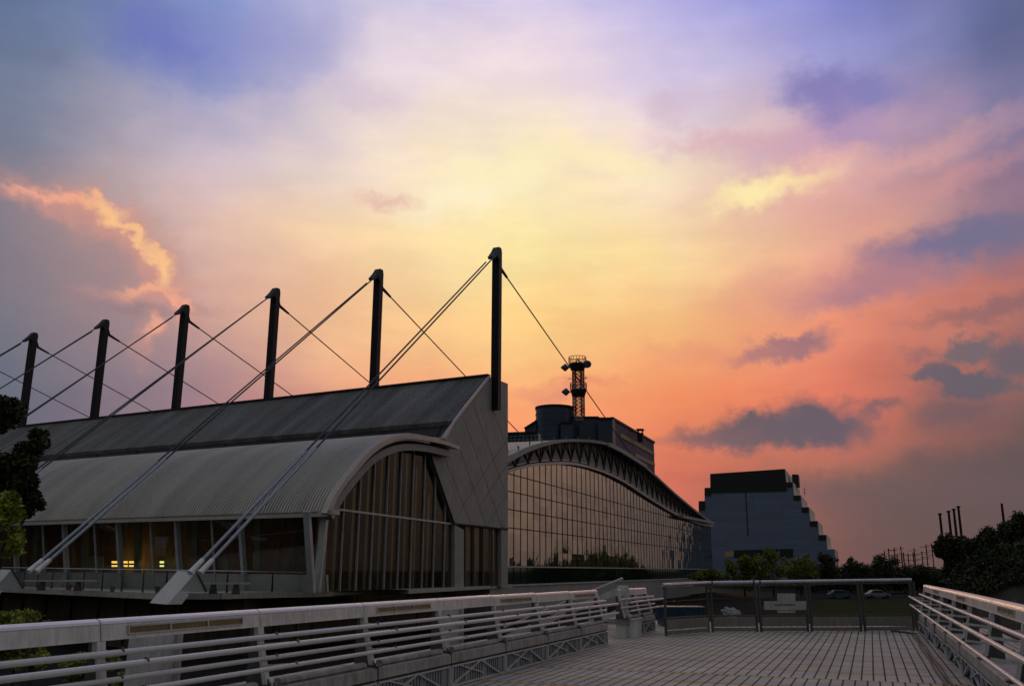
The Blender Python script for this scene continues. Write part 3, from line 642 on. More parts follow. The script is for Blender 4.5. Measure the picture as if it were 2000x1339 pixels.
# piers
for x0, x1 in ((888, 906), (979, 992)):
    m = MB(); m.prism([fp(x0, 1146), fp(x1, 1146-(x1-x0)*.04), fp(x1, 1034), fp(x0, 1024)], -N_*.7); m.build('pier', 'clad', hall)
# small glass bay with vertical bars
m = MB(); m.prism([fp(906, 1145, -.3), fp(979, 1143, -.3), fp(979, 1032, -.3), fp(906, 1025, -.3)], -N_*.03); m.build('side_bay_glass', 'archg', hall)
for x in (908, 925, 943, 961, 978):
    m = MB(); m.bar(fp(x, 1145, -.2), fp(x, 1028, -.2), .12, .14, E_); m.build('side_bay_mullion', 'gpost', hall)
for x in (913, 929, 948, 966):
    m = MB(); m.box((fp(x, 1140, -.9)+fp(x, 1030, -.9))/2, E_*.4, N_*.1, Z*2.6); m.build('glass_fin', 'fin', hall)
# arched glass end
endpx = [(606, 1156), (887, 1148), (887, 1024), (836, 876)]+[(x, y+3) for x, y in smoothline([(835, 872), (800, 868), (778, 870), (756, 877), (736, 888), (718, 903), (699, 924), (682, 945), (668, 964), (656, 984), (645, 1004)], 2)]+[(606, 1003)]
m = MB(); m.prism([fp(x, y, -.25) for x, y in endpx], -N_*.03); m.build('arch_glass', 'archg', hall)
import bisect
inner = smoothline([(606, 1003), (645, 1003), (656, 984), (668, 964), (682, 945), (699, 924), (718, 903), (736, 888), (756, 877), (778, 870), (800, 868), (836, 874), (887, 1022)], 3)
def topy(x):
    for (x0, y0), (x1, y1) in zip(inner, inner[1:]):
        if x0 <= x <= x1 and x1 > x0: return y0+(y1-y0)*(x-x0)/(x1-x0)
    return 1000
D0 = (fp(606, 1156)-F0).dot(E_); D1 = (fp(887, 1148)-F0).dot(E_)
zb = F0.z+.05
for x in [631, 663, 694, 722, 749, 775, 800, 823, 845, 866]:
    b = fp(x, 1152, -.2); b.z = zb; tx = x+7
    tp = fp(tx, topy(tx)+3, -.2); tp = V((b.x, b.y, tp.z))
    tq = fp(tx, topy(tx), -.2).z
    m = MB(); m.bar(b, V((b.x, b.y, tq)), .12, .06, E_); m.build('mullion', 'mull', hall)
m = MB(); m.bar(fp(642, 992, -.15), fp(887, 1023, -.15), .1, .12); m.build('transom', 'mull', hall)
# inner fins behind the glass
for x, hgt in [(655, .95), (688, .95), (700, 1), (716, 1), (742, 1), (753, .8), (768, 1), (792, 1), (812, .85), (838, .7)]:
    b = fp(x-6, 1152, -.6); b.z = zb; tz = b.z+(fp(x+2, topy(x+2), -.6).z-b.z)*hgt*.97
    m = MB(); m.bar(b, V((b.x, b.y, tz)), .24, .08, N_); m.build('inner_fin', 'fin', hall)
# V column at the corner
cb0 = fp(616, 1154, .1); cb0.z = zb
for dx, w in ((-1.3, .36), (.55, .42)):
    m = MB(); tpp = cb0+E_*dx*1.0+Z*4.35; m.bar(cb0+E_*(dx*.25), tpp, w, .25, E_); m.build('corner_column', 'mull', hall)
# long glazed side, leaning outward at the head
gs = fp(612, 1154, -.2); gs.z = zb; SL = 66
back = -B_*1.3; gb0 = gs+back; lean = B_*.85; hh = 4.3
m = MB(); m.prism([gb0, gb0+lean+Z*hh, gb0+lean+Z*hh-B_*.03, gb0-B_*.03], L_*SL); m.build('side_glass', 'glass', hall)
m = MB(); m.prism([gb0+B_*.1, gb0+B_*.28+Z*.95, gb0+B_*.1+Z*.95, gb0-B_*.05], L_*SL); m.build('sill_wall', 'trim', hall)
for k in range(12):
    q = L_*(.6+k*5.45); b = gb0+q+B_*.08
    if k == 0: continue
    m = MB(); m.prism([b, b+L_*.22, b+L_*.22+lean+Z*hh, b+lean+Z*hh], B_*.32); m.build('side_fin', 'mull', hall)
    m = MB(); m.bar(b+L_*2.7, b+L_*2.7+lean+Z*hh, .09, .12, L_); m.build('side_mullion', 'mull', hall)
    m = MB(); m.bar(b+L_*.8-B_*1.6, b+L_*.8-B_*1.2+Z*4.5, .5, .2, B_); m.build('inner_column', 'fin', hall)
# interior: floor, back wall, ceiling
dpt = 11.0
bw = fp(640, 1150, -.8); bw = gb0-B_*3.2+L_*2.5
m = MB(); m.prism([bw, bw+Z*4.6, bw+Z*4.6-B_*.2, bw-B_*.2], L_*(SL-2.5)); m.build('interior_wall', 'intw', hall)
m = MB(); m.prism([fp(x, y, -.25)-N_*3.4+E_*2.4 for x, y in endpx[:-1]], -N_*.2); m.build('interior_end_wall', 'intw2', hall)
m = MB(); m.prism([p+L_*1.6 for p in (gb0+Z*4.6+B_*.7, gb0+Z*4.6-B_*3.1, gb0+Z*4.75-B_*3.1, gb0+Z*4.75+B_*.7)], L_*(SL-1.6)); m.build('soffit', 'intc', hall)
# rear body so the hall is solid from the side
rb = [fp(955, 735)-Z*.4, fp(992, 749, 0)-Z*.3]
m = MB(); r0_ = fp(955, 736)-Z*.2; r1_ = fp(990, 752)
m.prism([r0_-N_*.45, r1_-N_*.45, V((r1_.x, r1_.y, -3))-N_*.45, V((r1_.x, r1_.y, -3))-N_*.5-E_*2], L_*LEN*.98); m.build('rear_body', 'clad', hall)
# lamps seen lit inside
for x0, x1, nm, kk in ((218, 232, 'lamp', 0), (237, 247, 'lamp', 1), (252, 266, 'lamp', 2), (312, 318, 'lampg', 3)):
    cy = 1101
    pA = onplane(x0, 1095, gb0-B_*2.2, B_); pB = onplane(x1, 1095, gb0-B_*2.2, B_); pC = onplane(x1, 1106, gb0-B_*2.2, B_); pD = onplane(x0, 1106, gb0-B_*2.2, B_)
    t = thing('display_light', (pC+pD)/2, ['wide yellow light glowing behind the side glass, left of three', 'small yellow light glowing behind the side glass, middle of three', 'yellow light glowing behind the side glass, right of three', 'lone greenish light glowing behind the side glass'][kk], 'light', 'lights glowing inside the hall' if kk < 3 else None)
    m = MB(); hgt = (pA-pD)
    m.prism([pD+hgt*.62, pC+hgt*.62, pC+hgt, pD+hgt], -B_*.1); m.prism([pD, pC, pC+hgt*.3, pD+hgt*.3], -B_*.1); m.build('glowing_tube', nm, t)
    m = MB(); m.prism([pD+hgt*.3, pC+hgt*.3, pC+hgt*.62, pD+hgt*.62], -B_*.06); m.build('housing', 'gpost', t)
def inside(x, y, d=1.2): return onplane(x, y, gb0-B_*d, B_)
t = thing('display_board', inside(180, 1130), 'pale tapered display board standing behind the side glass', 'board')
m = MB(); m.prism([inside(159, 1107), inside(168, 1123), inside(193, 1123), inside(200, 1106), inside(201, 1086), inside(158, 1086)], -B_*.1); m.build('panel', 'fin', t)
m = MB(); m.prism([inside(162, 1142), inside(190, 1142), inside(190, 1123), inside(164, 1123)], -B_*.1); m.build('stand', 'fin', t)
t = thing('round_sign', inside(440, 1140), 'pale half-round panel behind the side glass beside the near anchor', 'panel')
m = MB(); m.prism([inside(434+13*math.sin(k*math.pi/10), 1103-16*math.cos(k*math.pi/10)) for k in range(11)], -B_*.08); m.build('disc', 'fin', t)
m = MB(); m.bar(inside(437, 1118), inside(438, 1140), .08, .08, L_); m.build('stand', 'gpost', t)

# terrace slab and lower wall
ZS = F0.z+.04
bot = [(-120, 1148), (0, 1153), (150, 1160), (310, 1167.5), (430, 1167), (520, 1164.6), (610, 1163), (700, 1159.6), (999, 1146)]
out = [onz(x, y, ZS-.24) for x, y in bot]
ter = thing('terrace', out[3], 'thin curved concrete terrace slab running round the foot of the glazed hall', 'terrace')
inn = [gb0+L_*60, gb0]
def flat(p, z): return V((p.x, p.y, z))
loop = out+[flat(F0-N_*.5, ZS-.24), flat(gb0-B_*8, ZS-.24), flat(gb0-B_*8+L_*62, ZS-.24)]
m = MB(); m.prism([flat(p, ZS-.24) for p in loop], Z*.24); m.build('slab', 'conc', ter)
for i in range(len(out)-1):
    dn = (out[i+1]-out[i]).normalized(); nn_ = dn.cross(Z)
    if nn_.dot(CAM-out[i]) < 0: nn_ = -nn_
    m = MB(); m.prism([flat(out[i], ZS-.30)+nn_*.02+dn*.01, flat(out[i+1], ZS-.30)+nn_*.02-dn*.01, flat(out[i+1], ZS+.02)+nn_*.02-dn*.01, flat(out[i], ZS+.02)+nn_*.02+dn*.01], nn_*.08); m.build('edge_panel', 'conc', ter)
m = MB()
for i in range(0): m.bar(flat(out[i], ZS-.1), flat(out[i+1], ZS-.1), .05, .03)
pass
m = MB(); 
ctr = V((0, 0, 0))
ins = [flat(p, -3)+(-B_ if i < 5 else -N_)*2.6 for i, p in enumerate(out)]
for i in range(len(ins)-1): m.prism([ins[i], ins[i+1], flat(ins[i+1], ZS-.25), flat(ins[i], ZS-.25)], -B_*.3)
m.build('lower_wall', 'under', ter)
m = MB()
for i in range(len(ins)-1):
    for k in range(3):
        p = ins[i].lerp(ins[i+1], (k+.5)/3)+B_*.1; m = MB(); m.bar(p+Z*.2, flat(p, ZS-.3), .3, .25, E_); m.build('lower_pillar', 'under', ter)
# terrace railing
rp = [onz(x, y, ZS-.24)+(-B_*.35 if x < 600 else -N_*.3) for x, y in [(-60, 1150.5), (60, 1156), (150, 1160), (310, 1167.5), (430, 1167), (520, 1164.6), (604, 1163)]]
tr = thing('terrace_railing', flat(rp[3], ZS), 'thin steel and glass railing along the terrace of the hall', 'railing')
HT = 1.12
m = MB(); m.tube([flat(p, ZS+HT+.16-.035*i) for i, p in enumerate(rp)], .032, 8); m.build('handrail', 'rail', tr)
dist = 0
for i in range(len(rp)-1):
    n = max(1, round((rp[i+1]-rp[i]).length/2.1))
    for k in range(n):
        p = rp[i].lerp(rp[i+1], k/n); hgt = HT+.14-.035*(i+k/n)
        m = MB(); m.prism([flat(p, ZS), flat(p, ZS)-B_*.09, flat(p, ZS+hgt)-B_*.03, flat(p, ZS+hgt)], L_*.07 if i < 3 else E_*.09); m.build('post', 'gpost', tr)
    m = MB(); m.prism([flat(rp[i], ZS+.08), flat(rp[i+1], ZS+.08), flat(rp[i+1], ZS+1.0), flat(rp[i], ZS+1.0)], -B_*.012); m.build('glass_panel', 'balg', tr)
# benches on the terrace
for (x0, x1, yy, dp, lab) in ((52, 186, 1133.5, 52.5, 'low backless bench on the terrace in front of the lit display'), (398, 482, 1138.5, 47.5, 'low backless bench on the terrace right of the near stay anchor')):
    p, q = at(x0, yy, dp), at(x1, yy, dp-1.2); t = thing('bench', flat((p+q)/2, ZS), lab, 'bench', 'benches on the terrace')
    m = MB(); m.bar(p, q, .45, .09); m.build('seat', 'conc', t)
    for f_ in (.22, .75):
        c = p.lerp(q, f_); m = MB(); m.prism([flat(c, ZS)-rt*.2, flat(c, ZS)+rt*.2, c+rt*.1, c-rt*.1], V((0, .2, 0))); m.build('leg', 'gpost', t)
for x, y, lab in ((135, 1148, 'small brown tub on the terrace under the first bench end'), (219, 1152, 'small brown tub on the terrace between the bench and the near anchor'), (307, 1153, 'small brown tub half hidden by the near stay anchor')):
    p = onz(x, y+4, ZS); t = thing('plant_tub', p, lab, 'planter', 'tubs on the terrace')
    m = MB(); m.tube([p, p+Z*.3], [.1, .13], 10); m.build('tub', 'wood', t); m = MB(); m.tube([p+Z*.28, p+Z*.33], [.145, .145], 10); m.build('rim', 'wood', t)

# stay anchors
def anchor(px, dep, lab):
    apex = at(px[0][0], px[0][1], dep); lf = at(px[1][0], px[1][1], dep-.2); rf = at(px[2][0], px[2][1], dep+.3); bk = at(px[3][0], px[3][1], dep+.8)-apex
    t = thing('stay_anchor', flat(apex, ZS), lab, 'anchor block', 'wedge anchors of the stay rods')
    m = MB(); m.prism([apex, lf, rf], bk); m.build('wedge', 'anch', t)
    m = MB(); c = (lf+apex)/2
    dd = (lf-apex).normalized()
    m.prism([lf+Z*.02, lf+dd*.8, lf+dd*.78+rt*.7, lf+rt*.55-Z*.12], bk); m.build('toe', 'anch', t)
    m = MB(); m.bar(apex+V((.02, -.02, .02)), rf+V((.04, -.02, 0)), .1, .07, Z); m.build('edge_plate', 'gpost', t)
    return apex
anchor([(383, 1116), (349, 1155), (402, 1155), (347, 1114)], 46.3, 'pale wedge-shaped steel anchor in the middle of the terrace edge, left of the glass corner')
anchor([(22, 1112), (-12, 1149), (44, 1149), (-14, 1110)], 56, 'pale wedge-shaped steel anchor at the far left of the terrace edge')

# ------------------------------------------------------------------ masts and stays
SP = 13.0
M0 = fp(965, 1143, .25); ztop = fp(965, 479, .25).z
z_r = fp(968, 800, .25).z
ords = ['first mast from the right, tallest looking, at the gable end', 'second mast from the right on the hall ridge', 'third mast from the right on the hall ridge', 'fourth mast from the right on the hall ridge', 'fifth mast from the right on the hall ridge', 'sixth mast from the right, just above the dark tree', 'seventh mast from the right, at the left border']
mt = thing('roof_mast', V((M0.x, M0.y, z_r)), 'dark steel mast: '+ords[0], 'mast', 'masts along the hall ridge')
m = MB(); hw = .34
m.box(V((M0.x, M0.y, (z_r+ztop-1.1)/2)), E_*hw, N_*hw, Z*((ztop-1.1-z_r)/2)); m.build('shaft', 'dark', mt)
Tp = V((M0.x, M0.y, ztop))
# front and back stay geometry
anch_px = at(384, 1117, 46.3)
hd = V((anch_px.x-M0.x, anch_px.y-M0.y, 0)).normalized()
bk_dir = -B_
# back stay lands behind: solve distance so that the foot projects onto (1233,884)
def proj(p):
    q = V(p)-CAM; z = q.dot(fw); return 1000+F*q.dot(rt)/z, 669.5-F*q.dot(up)/z
best = None
for i in range(5, 400):
    q = flat(M0, 0)+E_*i*.25+N_*.0
    x, _ = proj(V((q.x, q.y, 9.5)))
    if abs(x-1233) < (best[0] if best else 1e9): best = (abs(x-1233), q)
bkf = best[1]; dz = onplane(1233, 884, bkf, (CAM-bkf).normalized()*V((1, 1, 0)).length if False else V((0, 1, 0))).z
bkf = V((bkf.x, bkf.y, dz))
bd = V((bkf.x-M0.x, bkf.y-M0.y, 0)).normalized()
m = MB()
hp = [(-.36, -1.15), (.36, -1.15), (.38, -.4), (.26, 0), (-.22, 0), (-.62, -.55), (-1.25, -1.22), (-1.05, -1.38), (-.42, -.85)]
m.prism([Tp-hd*p[0]+Z*p[1]-hd.cross(Z)*.3 for p in hp], hd.cross(Z)*.6); m.build('head', 'cap', mt)
m = MB(); m.prism([Tp+bd*.35+Z*-.5-N_*.06, Tp+bd*.95+Z*-1.6-N_*.06, Tp+bd*.8+Z*-1.75-N_*.06, Tp+bd*.3+Z*-1.3-N_*.06], N_*.12); m.build('lug', 'cap', mt)
masts = [mt]
for k in range(1, 7):
    c = copy_tree(mt); c.location = V(mt.location)+L_*SP*k; c['label'] = 'dark steel mast: '+ords[k]; masts.append(c)
# front rods: two rods per mast
def rodpath(p, q, sag=0): return [p, q]
sidev = hd.cross(Z).normalized()
rodL = ['lower', 'upper']
for j, off in enumerate((-.45, .45)):
    top = Tp+hd*(1.25)+Z*(-1.42)+sidev*off+Z*(.22 if off < 0 else -.22)
    ft = anch_px+sidev*off*.75+Z*(.05)
    t = thing('stay_rod', ft, '', 'stay rod', 'front stay rods running down from the masts')
    d = (top-ft).normalized(); ln = (top-ft).length
    m = MB(); m.tube([ft+d*ln*.26, top], .062, 8); m.build('rod', 'rod', t)
    m = MB(); m.tube([ft, ft+d*ln*.27], .098, 10); m.build('sleeve', 'rodl', t)
    m = MB(); m.tube([ft-d*.15, ft+d*.9], [.17, .13], 10); m.build('socket', 'anch', t)
    for k in range(0, 7):
        c = t if k == 0 else copy_tree(t)
        c.location = V(t.location)+L_*SP*k if k else c.location
        c['label'] = ('%s of the two slanting front stay rods of the %s mast from the right' % (rodL[j], ['first', 'second', 'third', 'fourth', 'fifth', 'sixth', 'seventh'][k]))
top = Tp+bd*.88+Z*-1.65
t = thing('back_stay', bkf, '', 'stay rod', 'back stay rods behind the masts')
d = (bkf-top).normalized()
m = MB(); m.tube([top, bkf], .06, 8); m.build('rod', 'dark', t)
m = MB(); m.tube([top-d*.1, top+d*1.6], [.16, .11], 8); m.build('socket', 'cap', t)
for k in range(0, 7):
    c = t if k == 0 else copy_tree(t)
    if k: c.location = V(t.location)+L_*SP*k
    c['label'] = 'thin dark back stay falling to the right from the %s mast from the right' % ['first', 'second', 'third', 'fourth', 'fifth', 'sixth', 'seventh'][k]

# ------------------------------------------------------------------ glass hall with wave roof
OFF = -4.0
gh = thing('glass_hall', fp(1100, 1137, OFF), 'long hall with a mirror-glass facade and a wave-shaped roof on dark trusses', 'building')
chord = smoothline([(940, 945), (965, 931), (993, 921), (1036, 911), (1088, 907.5), (1126, 911), (1170, 923), (1215, 944), (1260, 973), (1316, 1006), (1361, 1024), (1388, 1028)], 3)
C3 = [fp(x, y, OFF) for x, y in chord]
def base_z(): return fp(1100, 1137, OFF).z
zb2 = fp(993, 1141, OFF).z; zmid = fp(1003, 1106, OFF).z
gpts = [V((C3[0].x, C3[0].y, zmid)), V((C3[-1].x, C3[-1].y, zmid))]+C3[::-1]
m = MB(); m.prism(gpts, -N_*.2); m.build('facade_glass', 'glassh', gh)
m = MB(); m.prism([V((C3[0].x, C3[0].y, zb2)), V((C3[-1].x, C3[-1].y, zb2)), gpts[1]-Z*.02, gpts[0]-Z*.02], -N_*.2); m.build('plinth_glass', 'glassg', gh)
tA, tB = (C3[0]-F0).dot(E_), (C3[-1]-F0).dot(E_)
def chz(t):
    for p, q in zip(C3, C3[1:]):
        a_, b_ = (p-F0).dot(E_), (q-F0).dot(E_)
        if a_ <= t <= b_: return p.z+(q.z-p.z)*(t-a_)/max(1e-6, b_-a_)
    return C3[-1].z
O2 = flat(F0, 0)+N_*OFF
t1 = (fp(1003.5, 1000, OFF)-F0).dot(E_); t2 = (fp(1140, 1000, OFF)-F0).dot(E_)
stp = ((fp(1042.3, 1000, OFF)-F0).dot(E_)-t1)/3
n = 0; tt = t1-6*stp
mm_ = []
while tt < tB:
    mm_.append(tt); tt += stp
for i, tq in enumerate(mm_):
    if tq < tA: continue
    m = MB(); b = O2+E_*tq+N_*.008; m.bar(b+Z*zb2, b+Z*(chz(tq)), .014, .085, N_); m.build('mullion', 'seam', gh)
    if tq+stp/2 < tB:
        pass
zs_ = [fp(1003, y, OFF).z for y in (1031, 995.5, 960.8, 927.2)]
for zq in zs_:
    # span where chord is above the transom
    ts = [tA+(tB-tA)*k/400 for k in range(401)]; ok = [t for t in ts if chz(t) > zq+.1]
    if ok: m = MB(); m.bar(O2+E_*ok[0]+N_*.012+Z*zq, O2+E_*ok[-1]+N_*.012+Z*zq, .02, .10); m.build('transom', 'seam', gh)
m = MB(); m.bar(O2+E_*tA+N_*.06+Z*zmid, O2+E_*tB+N_*.06+Z*zmid, .1, .14); m.build('sill_line', 'trim', gh)
# lower chord (two pale bands)
for nm, dz0, th, of in (('lower_chord', .2, .3, .3), ('chord_band', .55, .12, .25)):
    m = MB()
    for p, q in zip(C3, C3[1:]): m.bar(p+N_*of+Z*dz0, q+N_*of+Z*dz0, .5, th)
    m.build(nm, 'mull' if nm == 'chord_band' else 'trim', gh)
# roof edge wave, 4.5 m in front
RO = .9
edge = smoothline([(935, 905), (965, 896), (993, 889), (1025, 874), (1060, 864), (1095, 859), (1130, 858.5), (1163, 861), (1193, 869), (1233, 893), (1260, 912), (1281, 930), (1316, 962), (1361, 999), (1386, 1017)], 3)
R3 = [fp(x, y, OFF+RO) for x, y in edge]
def strip(pts, vec, th, nm, mt_):
    mb = MB()
    for p, q in zip(pts, pts[1:]): mb.prism([p, q, q-Z*th, p-Z*th], vec)
    return mb.build(nm, mt_, gh)
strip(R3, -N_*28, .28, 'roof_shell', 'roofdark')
strip([p+N_*.25+Z*.06 for p in R3], -N_*.3, .34, 'roof_fascia', 'clad')
for i, p in enumerate(R3[:22:2]):
    m = MB(); m.bar(p-N_*.1, p+Z*.42-N_*.1, .1, .1, E_); m.bar(p+Z*.36-N_*.1-E_*.2, p+Z*.36-N_*.1+E_*.2, .1, .1); m.build('snow_guard', 'gpost', gh)
m = MB()
for i in range(22):
    th = .85*(1-i/23); p, q = R3[i]+N_*.32+Z*.06, R3[i+1]+N_*.32+Z*.06; m.prism([p, q, q-Z*(.85*(1-(i+1)/23)+.02), p-Z*(th+.02)], -N_*.12)
m.build('front_gutter', 'conc', gh)
m = MB(); pts_ = [fp(x, y, OFF+RO+.5) for x, y in ((1190, 868), (1212, 879), (1233, 892), (1262, 911))]
for p, q in zip(pts_, pts_[1:]): m.bar(p, q, .3, .55)
m.build('roof_beam', 'conc', gh)
# wall between chord and roof, truss in front
def rz(t):
    for p, q in zip(R3, R3[1:]):
        a_, b_ = (p-F0).dot(E_), (q-F0).dot(E_)
        if a_ <= t <= b_: return p.z+(q.z-p.z)*(t-a_)/max(1e-6, b_-a_)
    return R3[-1].z if t > 0 else R3[0].z
m = MB(); nT = 60; tE = (R3[-1]-F0).dot(E_)
ts = [tA+(min(tB, tE)-tA)*k/nT for k in range(nT+1)]
for x, y in zip(ts, ts[1:]):
    if rz(x) > chz(x)+1.1: m.prism([O2+E_*x-N_*.3+Z*(chz(x)+.45), O2+E_*y-N_*.3+Z*(chz(y)+.45), O2+E_*y-N_*.3+Z*max(rz(y)-.2, chz(y)+1), O2+E_*x-N_*.3+Z*max(rz(x)-.2, chz(x)+1)], -N_*.1)
m.build('upper_wall', 'clad', gh)
nb = 34; tsb = [tA+(min(tB, tE)-tA)*k/nb for k in range(nb+1)]
for i in range(nb):
    x, y = tsb[i], tsb[i+1]; mid = (x+y)/2
    lo1 = O2+E_*x+N_*.7+Z*(chz(x)+.8); lo2 = O2+E_*y+N_*.7+Z*(chz(y)+.8)
    hi1 = O2+E_*mid+N_*(RO-.25)+Z*(rz(mid)-.2); hi0 = O2+E_*mid+N_*.35+Z*(rz(mid)-.2)
    hiL = O2+E_*x+N_*(RO-.25)+Z*(rz(x)-.2)
    lo1 = O2+E_*x+N_*.6+Z*(chz(x)+.5); lo2 = O2+E_*y+N_*.6+Z*(chz(y)+.5)
    m = MB()
    for p, q in ((lo1, hi1), (lo2, hi1), (lo1, hi0), (lo2, hi0), (lo1, hiL)): m.bar(p, q, .12, .12)
    m.build('truss_web', 'dark', gh)
# rest of the body behind
m = MB(); m.prism([O2+E_*tA-N_*.5+Z*-3, O2+E_*tB-N_*.5+Z*-3, O2+E_*tB-N_*.5+Z*(chz(tB)-.2), O2+E_*((tA+tB)/2)-N_*.5+Z*(chz((tA+tB)/2)-.3), O2+E_*tA-N_*.5+Z*(chz(tA)-.5)], -N_*26); m.build('body', 'clad', gh)
# pale beam at the far end of the roof
m = MB(); m.bar(fp(1330, 1008, OFF+1), fp(1392, 1021, OFF+1), .8, .5); m.build('end_beam', 'clad', gh)
# retaining wall under it
rw = thing('retaining_wall', fp(1100, 1145, OFF+.8), 'pale tiled retaining wall below the mirror-glass hall', 'wall')
wA, wB = fp(940, 1150, OFF+.8), fp(1345, 1130, OFF+.8)
m = MB(); m.prism([flat(wA, -3), flat(wB, -3), flat(wB, zb2-.15), flat(wA, zb2-.15)], -N_*1.2); m.build('wall_face', 'rettile', rw, uvf=lambda p: ((p-F0).dot(E_), p.z))
m = MB(); m.prism([flat(wA, zb2-.13)+N_*.12, flat(wB, zb2-.13)+N_*.12, flat(wB, zb2+.0)+N_*.12, flat(wA, zb2)+N_*.12], -N_*1.2); m.build('coping', 'conc', rw)

# ------------------------------------------------------------------ dark office block behind with drum
OD = 190.0
P5 = at(1195, 817, OD)
def p5(x, y, off=0): return onplane(x, y, P5+N_*off, N_)
ob = thing('office_block', flat(P5, -3), 'dark blue office block with a round drum rising behind the wave roof', 'building')
Aq, Bq = p5(1195, 817), p5(1277, 864.5)
m = MB(); m.prism([flat(Aq, -3), flat(Bq, -3), Bq, Aq], -N_*14); m.build('side_slab', 'plum', ob)
for (x0, y0, x1, y1) in ((1211, 849, 1277, 886), (1240, 888, 1278, 907)):
    m = MB(); m.bar(p5(x0, y0, .05), p5(x1, y1, .05), .3, .9); m.build('cream_stripe', 'cream', ob)
m = MB(); m.bar(Aq+Z*.1, Bq+Z*.1, .6, .5); m.build('parapet', 'dark', ob)
uvL = lambda p: ((V(p)).dot(L_), p.z)
def block(x0, x1, yt, d, thick, m_='louvre', name='louvred_block', yt2=None):
    p, q = at(x0, yt, d), at(x1, yt2 if yt2 else yt, d); mb = MB(); mb.prism([flat(p, -3), flat(q, -3), q, p], E_*thick); mb.build(name, m_, ob, uvf=lambda v: (v.dot(rt), v.z))
    mb = MB(); mb.bar(p-E_*.2+Z*.1, q-E_*.2+Z*.1, .5, .4); mb.build('block_parapet', 'dark', ob)
block(1118, 1170, 816, 186, 20); block(1168, 1196, 818, 183, 2.0); block(1095, 1120, 826, 182, 8); block(1025, 1050, 838, 187, 10, yt2=822)
# drum
dc = at(1083, 800, 188); drr = 36.5*188/F
m = MB(); m.tube([flat(dc, -3), flat(dc, at(1083, 797, 188).z)], drr, 40, smooth=True); m.build('drum', 'louvre', ob, uvf=lambda v: (math.atan2(v.y-dc.y, v.x-dc.x)*drr, v.z))
m = MB(); m.tube([dc+Z*.0, dc+Z*.5], drr+.15, 40); m.build('drum_rim', 'dark', ob)
m = MB()
for k in range(9):
    z = dc.z-1.2-k*1.15; m.tube([flat(dc, z), flat(dc, z+.25)], drr+.1, 40, caps=True)
m.build('drum_band', 'louv', ob)
# low blue glazed wing left
block(960, 1050, 849, 150, 1.5, 'blueg', 'glazed_wing', 846)
m = MB()
for k in range(12):
    p = at(962+k*8, 848, 149.7); m.bar(flat(p, p.z-6), p, .12, .12, E_)
for yy in (855, 862): m.bar(at(960, yy, 149.7), at(1052, yy-2, 149.7), .12, .12)
m.build('glazing_bar', 'dark', ob)
t = thing('roof_vent', at(1251, 850, 205), 'short dark vent stack with a cap on the plum coloured slab roof', 'vent')
c = at(1251, 854, 205); m = MB(); m.box(c, rt*.62, E_*.6, Z*1.0); m.build('stack', 'dark', t)
m = MB()
for sx in (-.45, .45): m.box(c+rt*sx+Z*1.3, rt*.08, E_*.4, Z*.35)
m.build('legs', 'dark', t); m = MB(); m.box(c+Z*1.75, rt*.75, E_*.7, Z*.18); m.build('hood', 'dark', t)
# antenna tower
D5 = 186.0; s5 = D5/F
tb = at(1130.5, 822, D5); tt_ = at(1129, 712, D5)
tw = thing('antenna_tower', tb, 'red and white lattice antenna tower with dishes on the dark office block', 'tower')
hT = tt_.z-tb.z; nl = 14; R = 11.5*s5
for lv in range(nl):
    z0, z1 = tb.z+hT*lv/nl, tb.z+hT*(lv+1)/nl; m = MB()
    for k in range(6):
        a0, a1 = 2*math.pi*k/6, 2*math.pi*(k+1)/6
        p = lambda an, z: V((tb.x+R*math.cos(an), tb.y+R*math.sin(an), z))
        m.bar(p(a0, z0), p(a0, z1), .16, .16, E_); m.bar(p(a0, z0), p(a1, z0), .1, .1); m.bar(p(a0, z0), p(a1, z1), .1, .1); m.bar(p(a1, z0), p(a0, z1), .1, .1)
    m.build('lattice_stage', 'red' if (lv//2) % 2 == 1 or lv > 9 else 'wht', tw)
for y0, rr_, lab in ((773, 16, 0), (722, 17, 1)):
    c = at(1130 if lab == 0 else 1128, y0, D5); m = MB(); m.tube([c, c+Z*1.2], [rr_*s5*.8, rr_*s5], 18, caps=True); m.build('platform', 'dark', tw)
    m = MB(); r_ = rr_*s5
    for k in range(18):
        p = c+V((math.cos(k*math.pi/9), math.sin(k*math.pi/9), 0))*r_; q = c+V((math.cos((k+1)*math.pi/9), math.sin((k+1)*math.pi/9), 0))*r_
        m.bar(p+Z*1.2, p+Z*2.6, .08, .08, E_); m.bar(p+Z*2.6, q+Z*2.6, .1, .1); m.bar(p+Z*1.9, q+Z*1.9, .06, .06)
    m.build('platform_rail', 'red', tw)
c = at(1129, 704, D5); m = MB()
for k in range(6): m.bar(c+V((math.cos(k*math.pi/3)*1.5, math.sin(k*math.pi/3)*1.5, -.9)), c+Z*.2, .1, .1)
m.bar(c, c+Z*.7, .1, .1, E_); m.build('crown_frame', 'red', tw)
def dish(x, y, r, dirv, kind):
    c = at(x, y, D5-1.5); m = MB(); d = V(dirv).normalized()
    if kind: m.tube([c-d*.3, c, c+d*.55], [r*s5*.98, r*s5, r*s5*.9], 20)
    else: m.tube([c-d*.8, c-d*.1, c+d*.1, c+d*.9], [.1, r*s5, r*s5, .12], 16)
    m.build('dish', 'dish', tw); m = MB(); m.bar(c, c-d*1.6 if kind else c+rt*1.9, .2, .2); m.build('dish_arm', 'dark', tw)
dish(1104, 717.5, 7.5, -rt, 0); dish(1105.5, 765, 7.5, -rt, 0); dish(1146.5, 711, 7.6, -fw+rt*.35, 1)
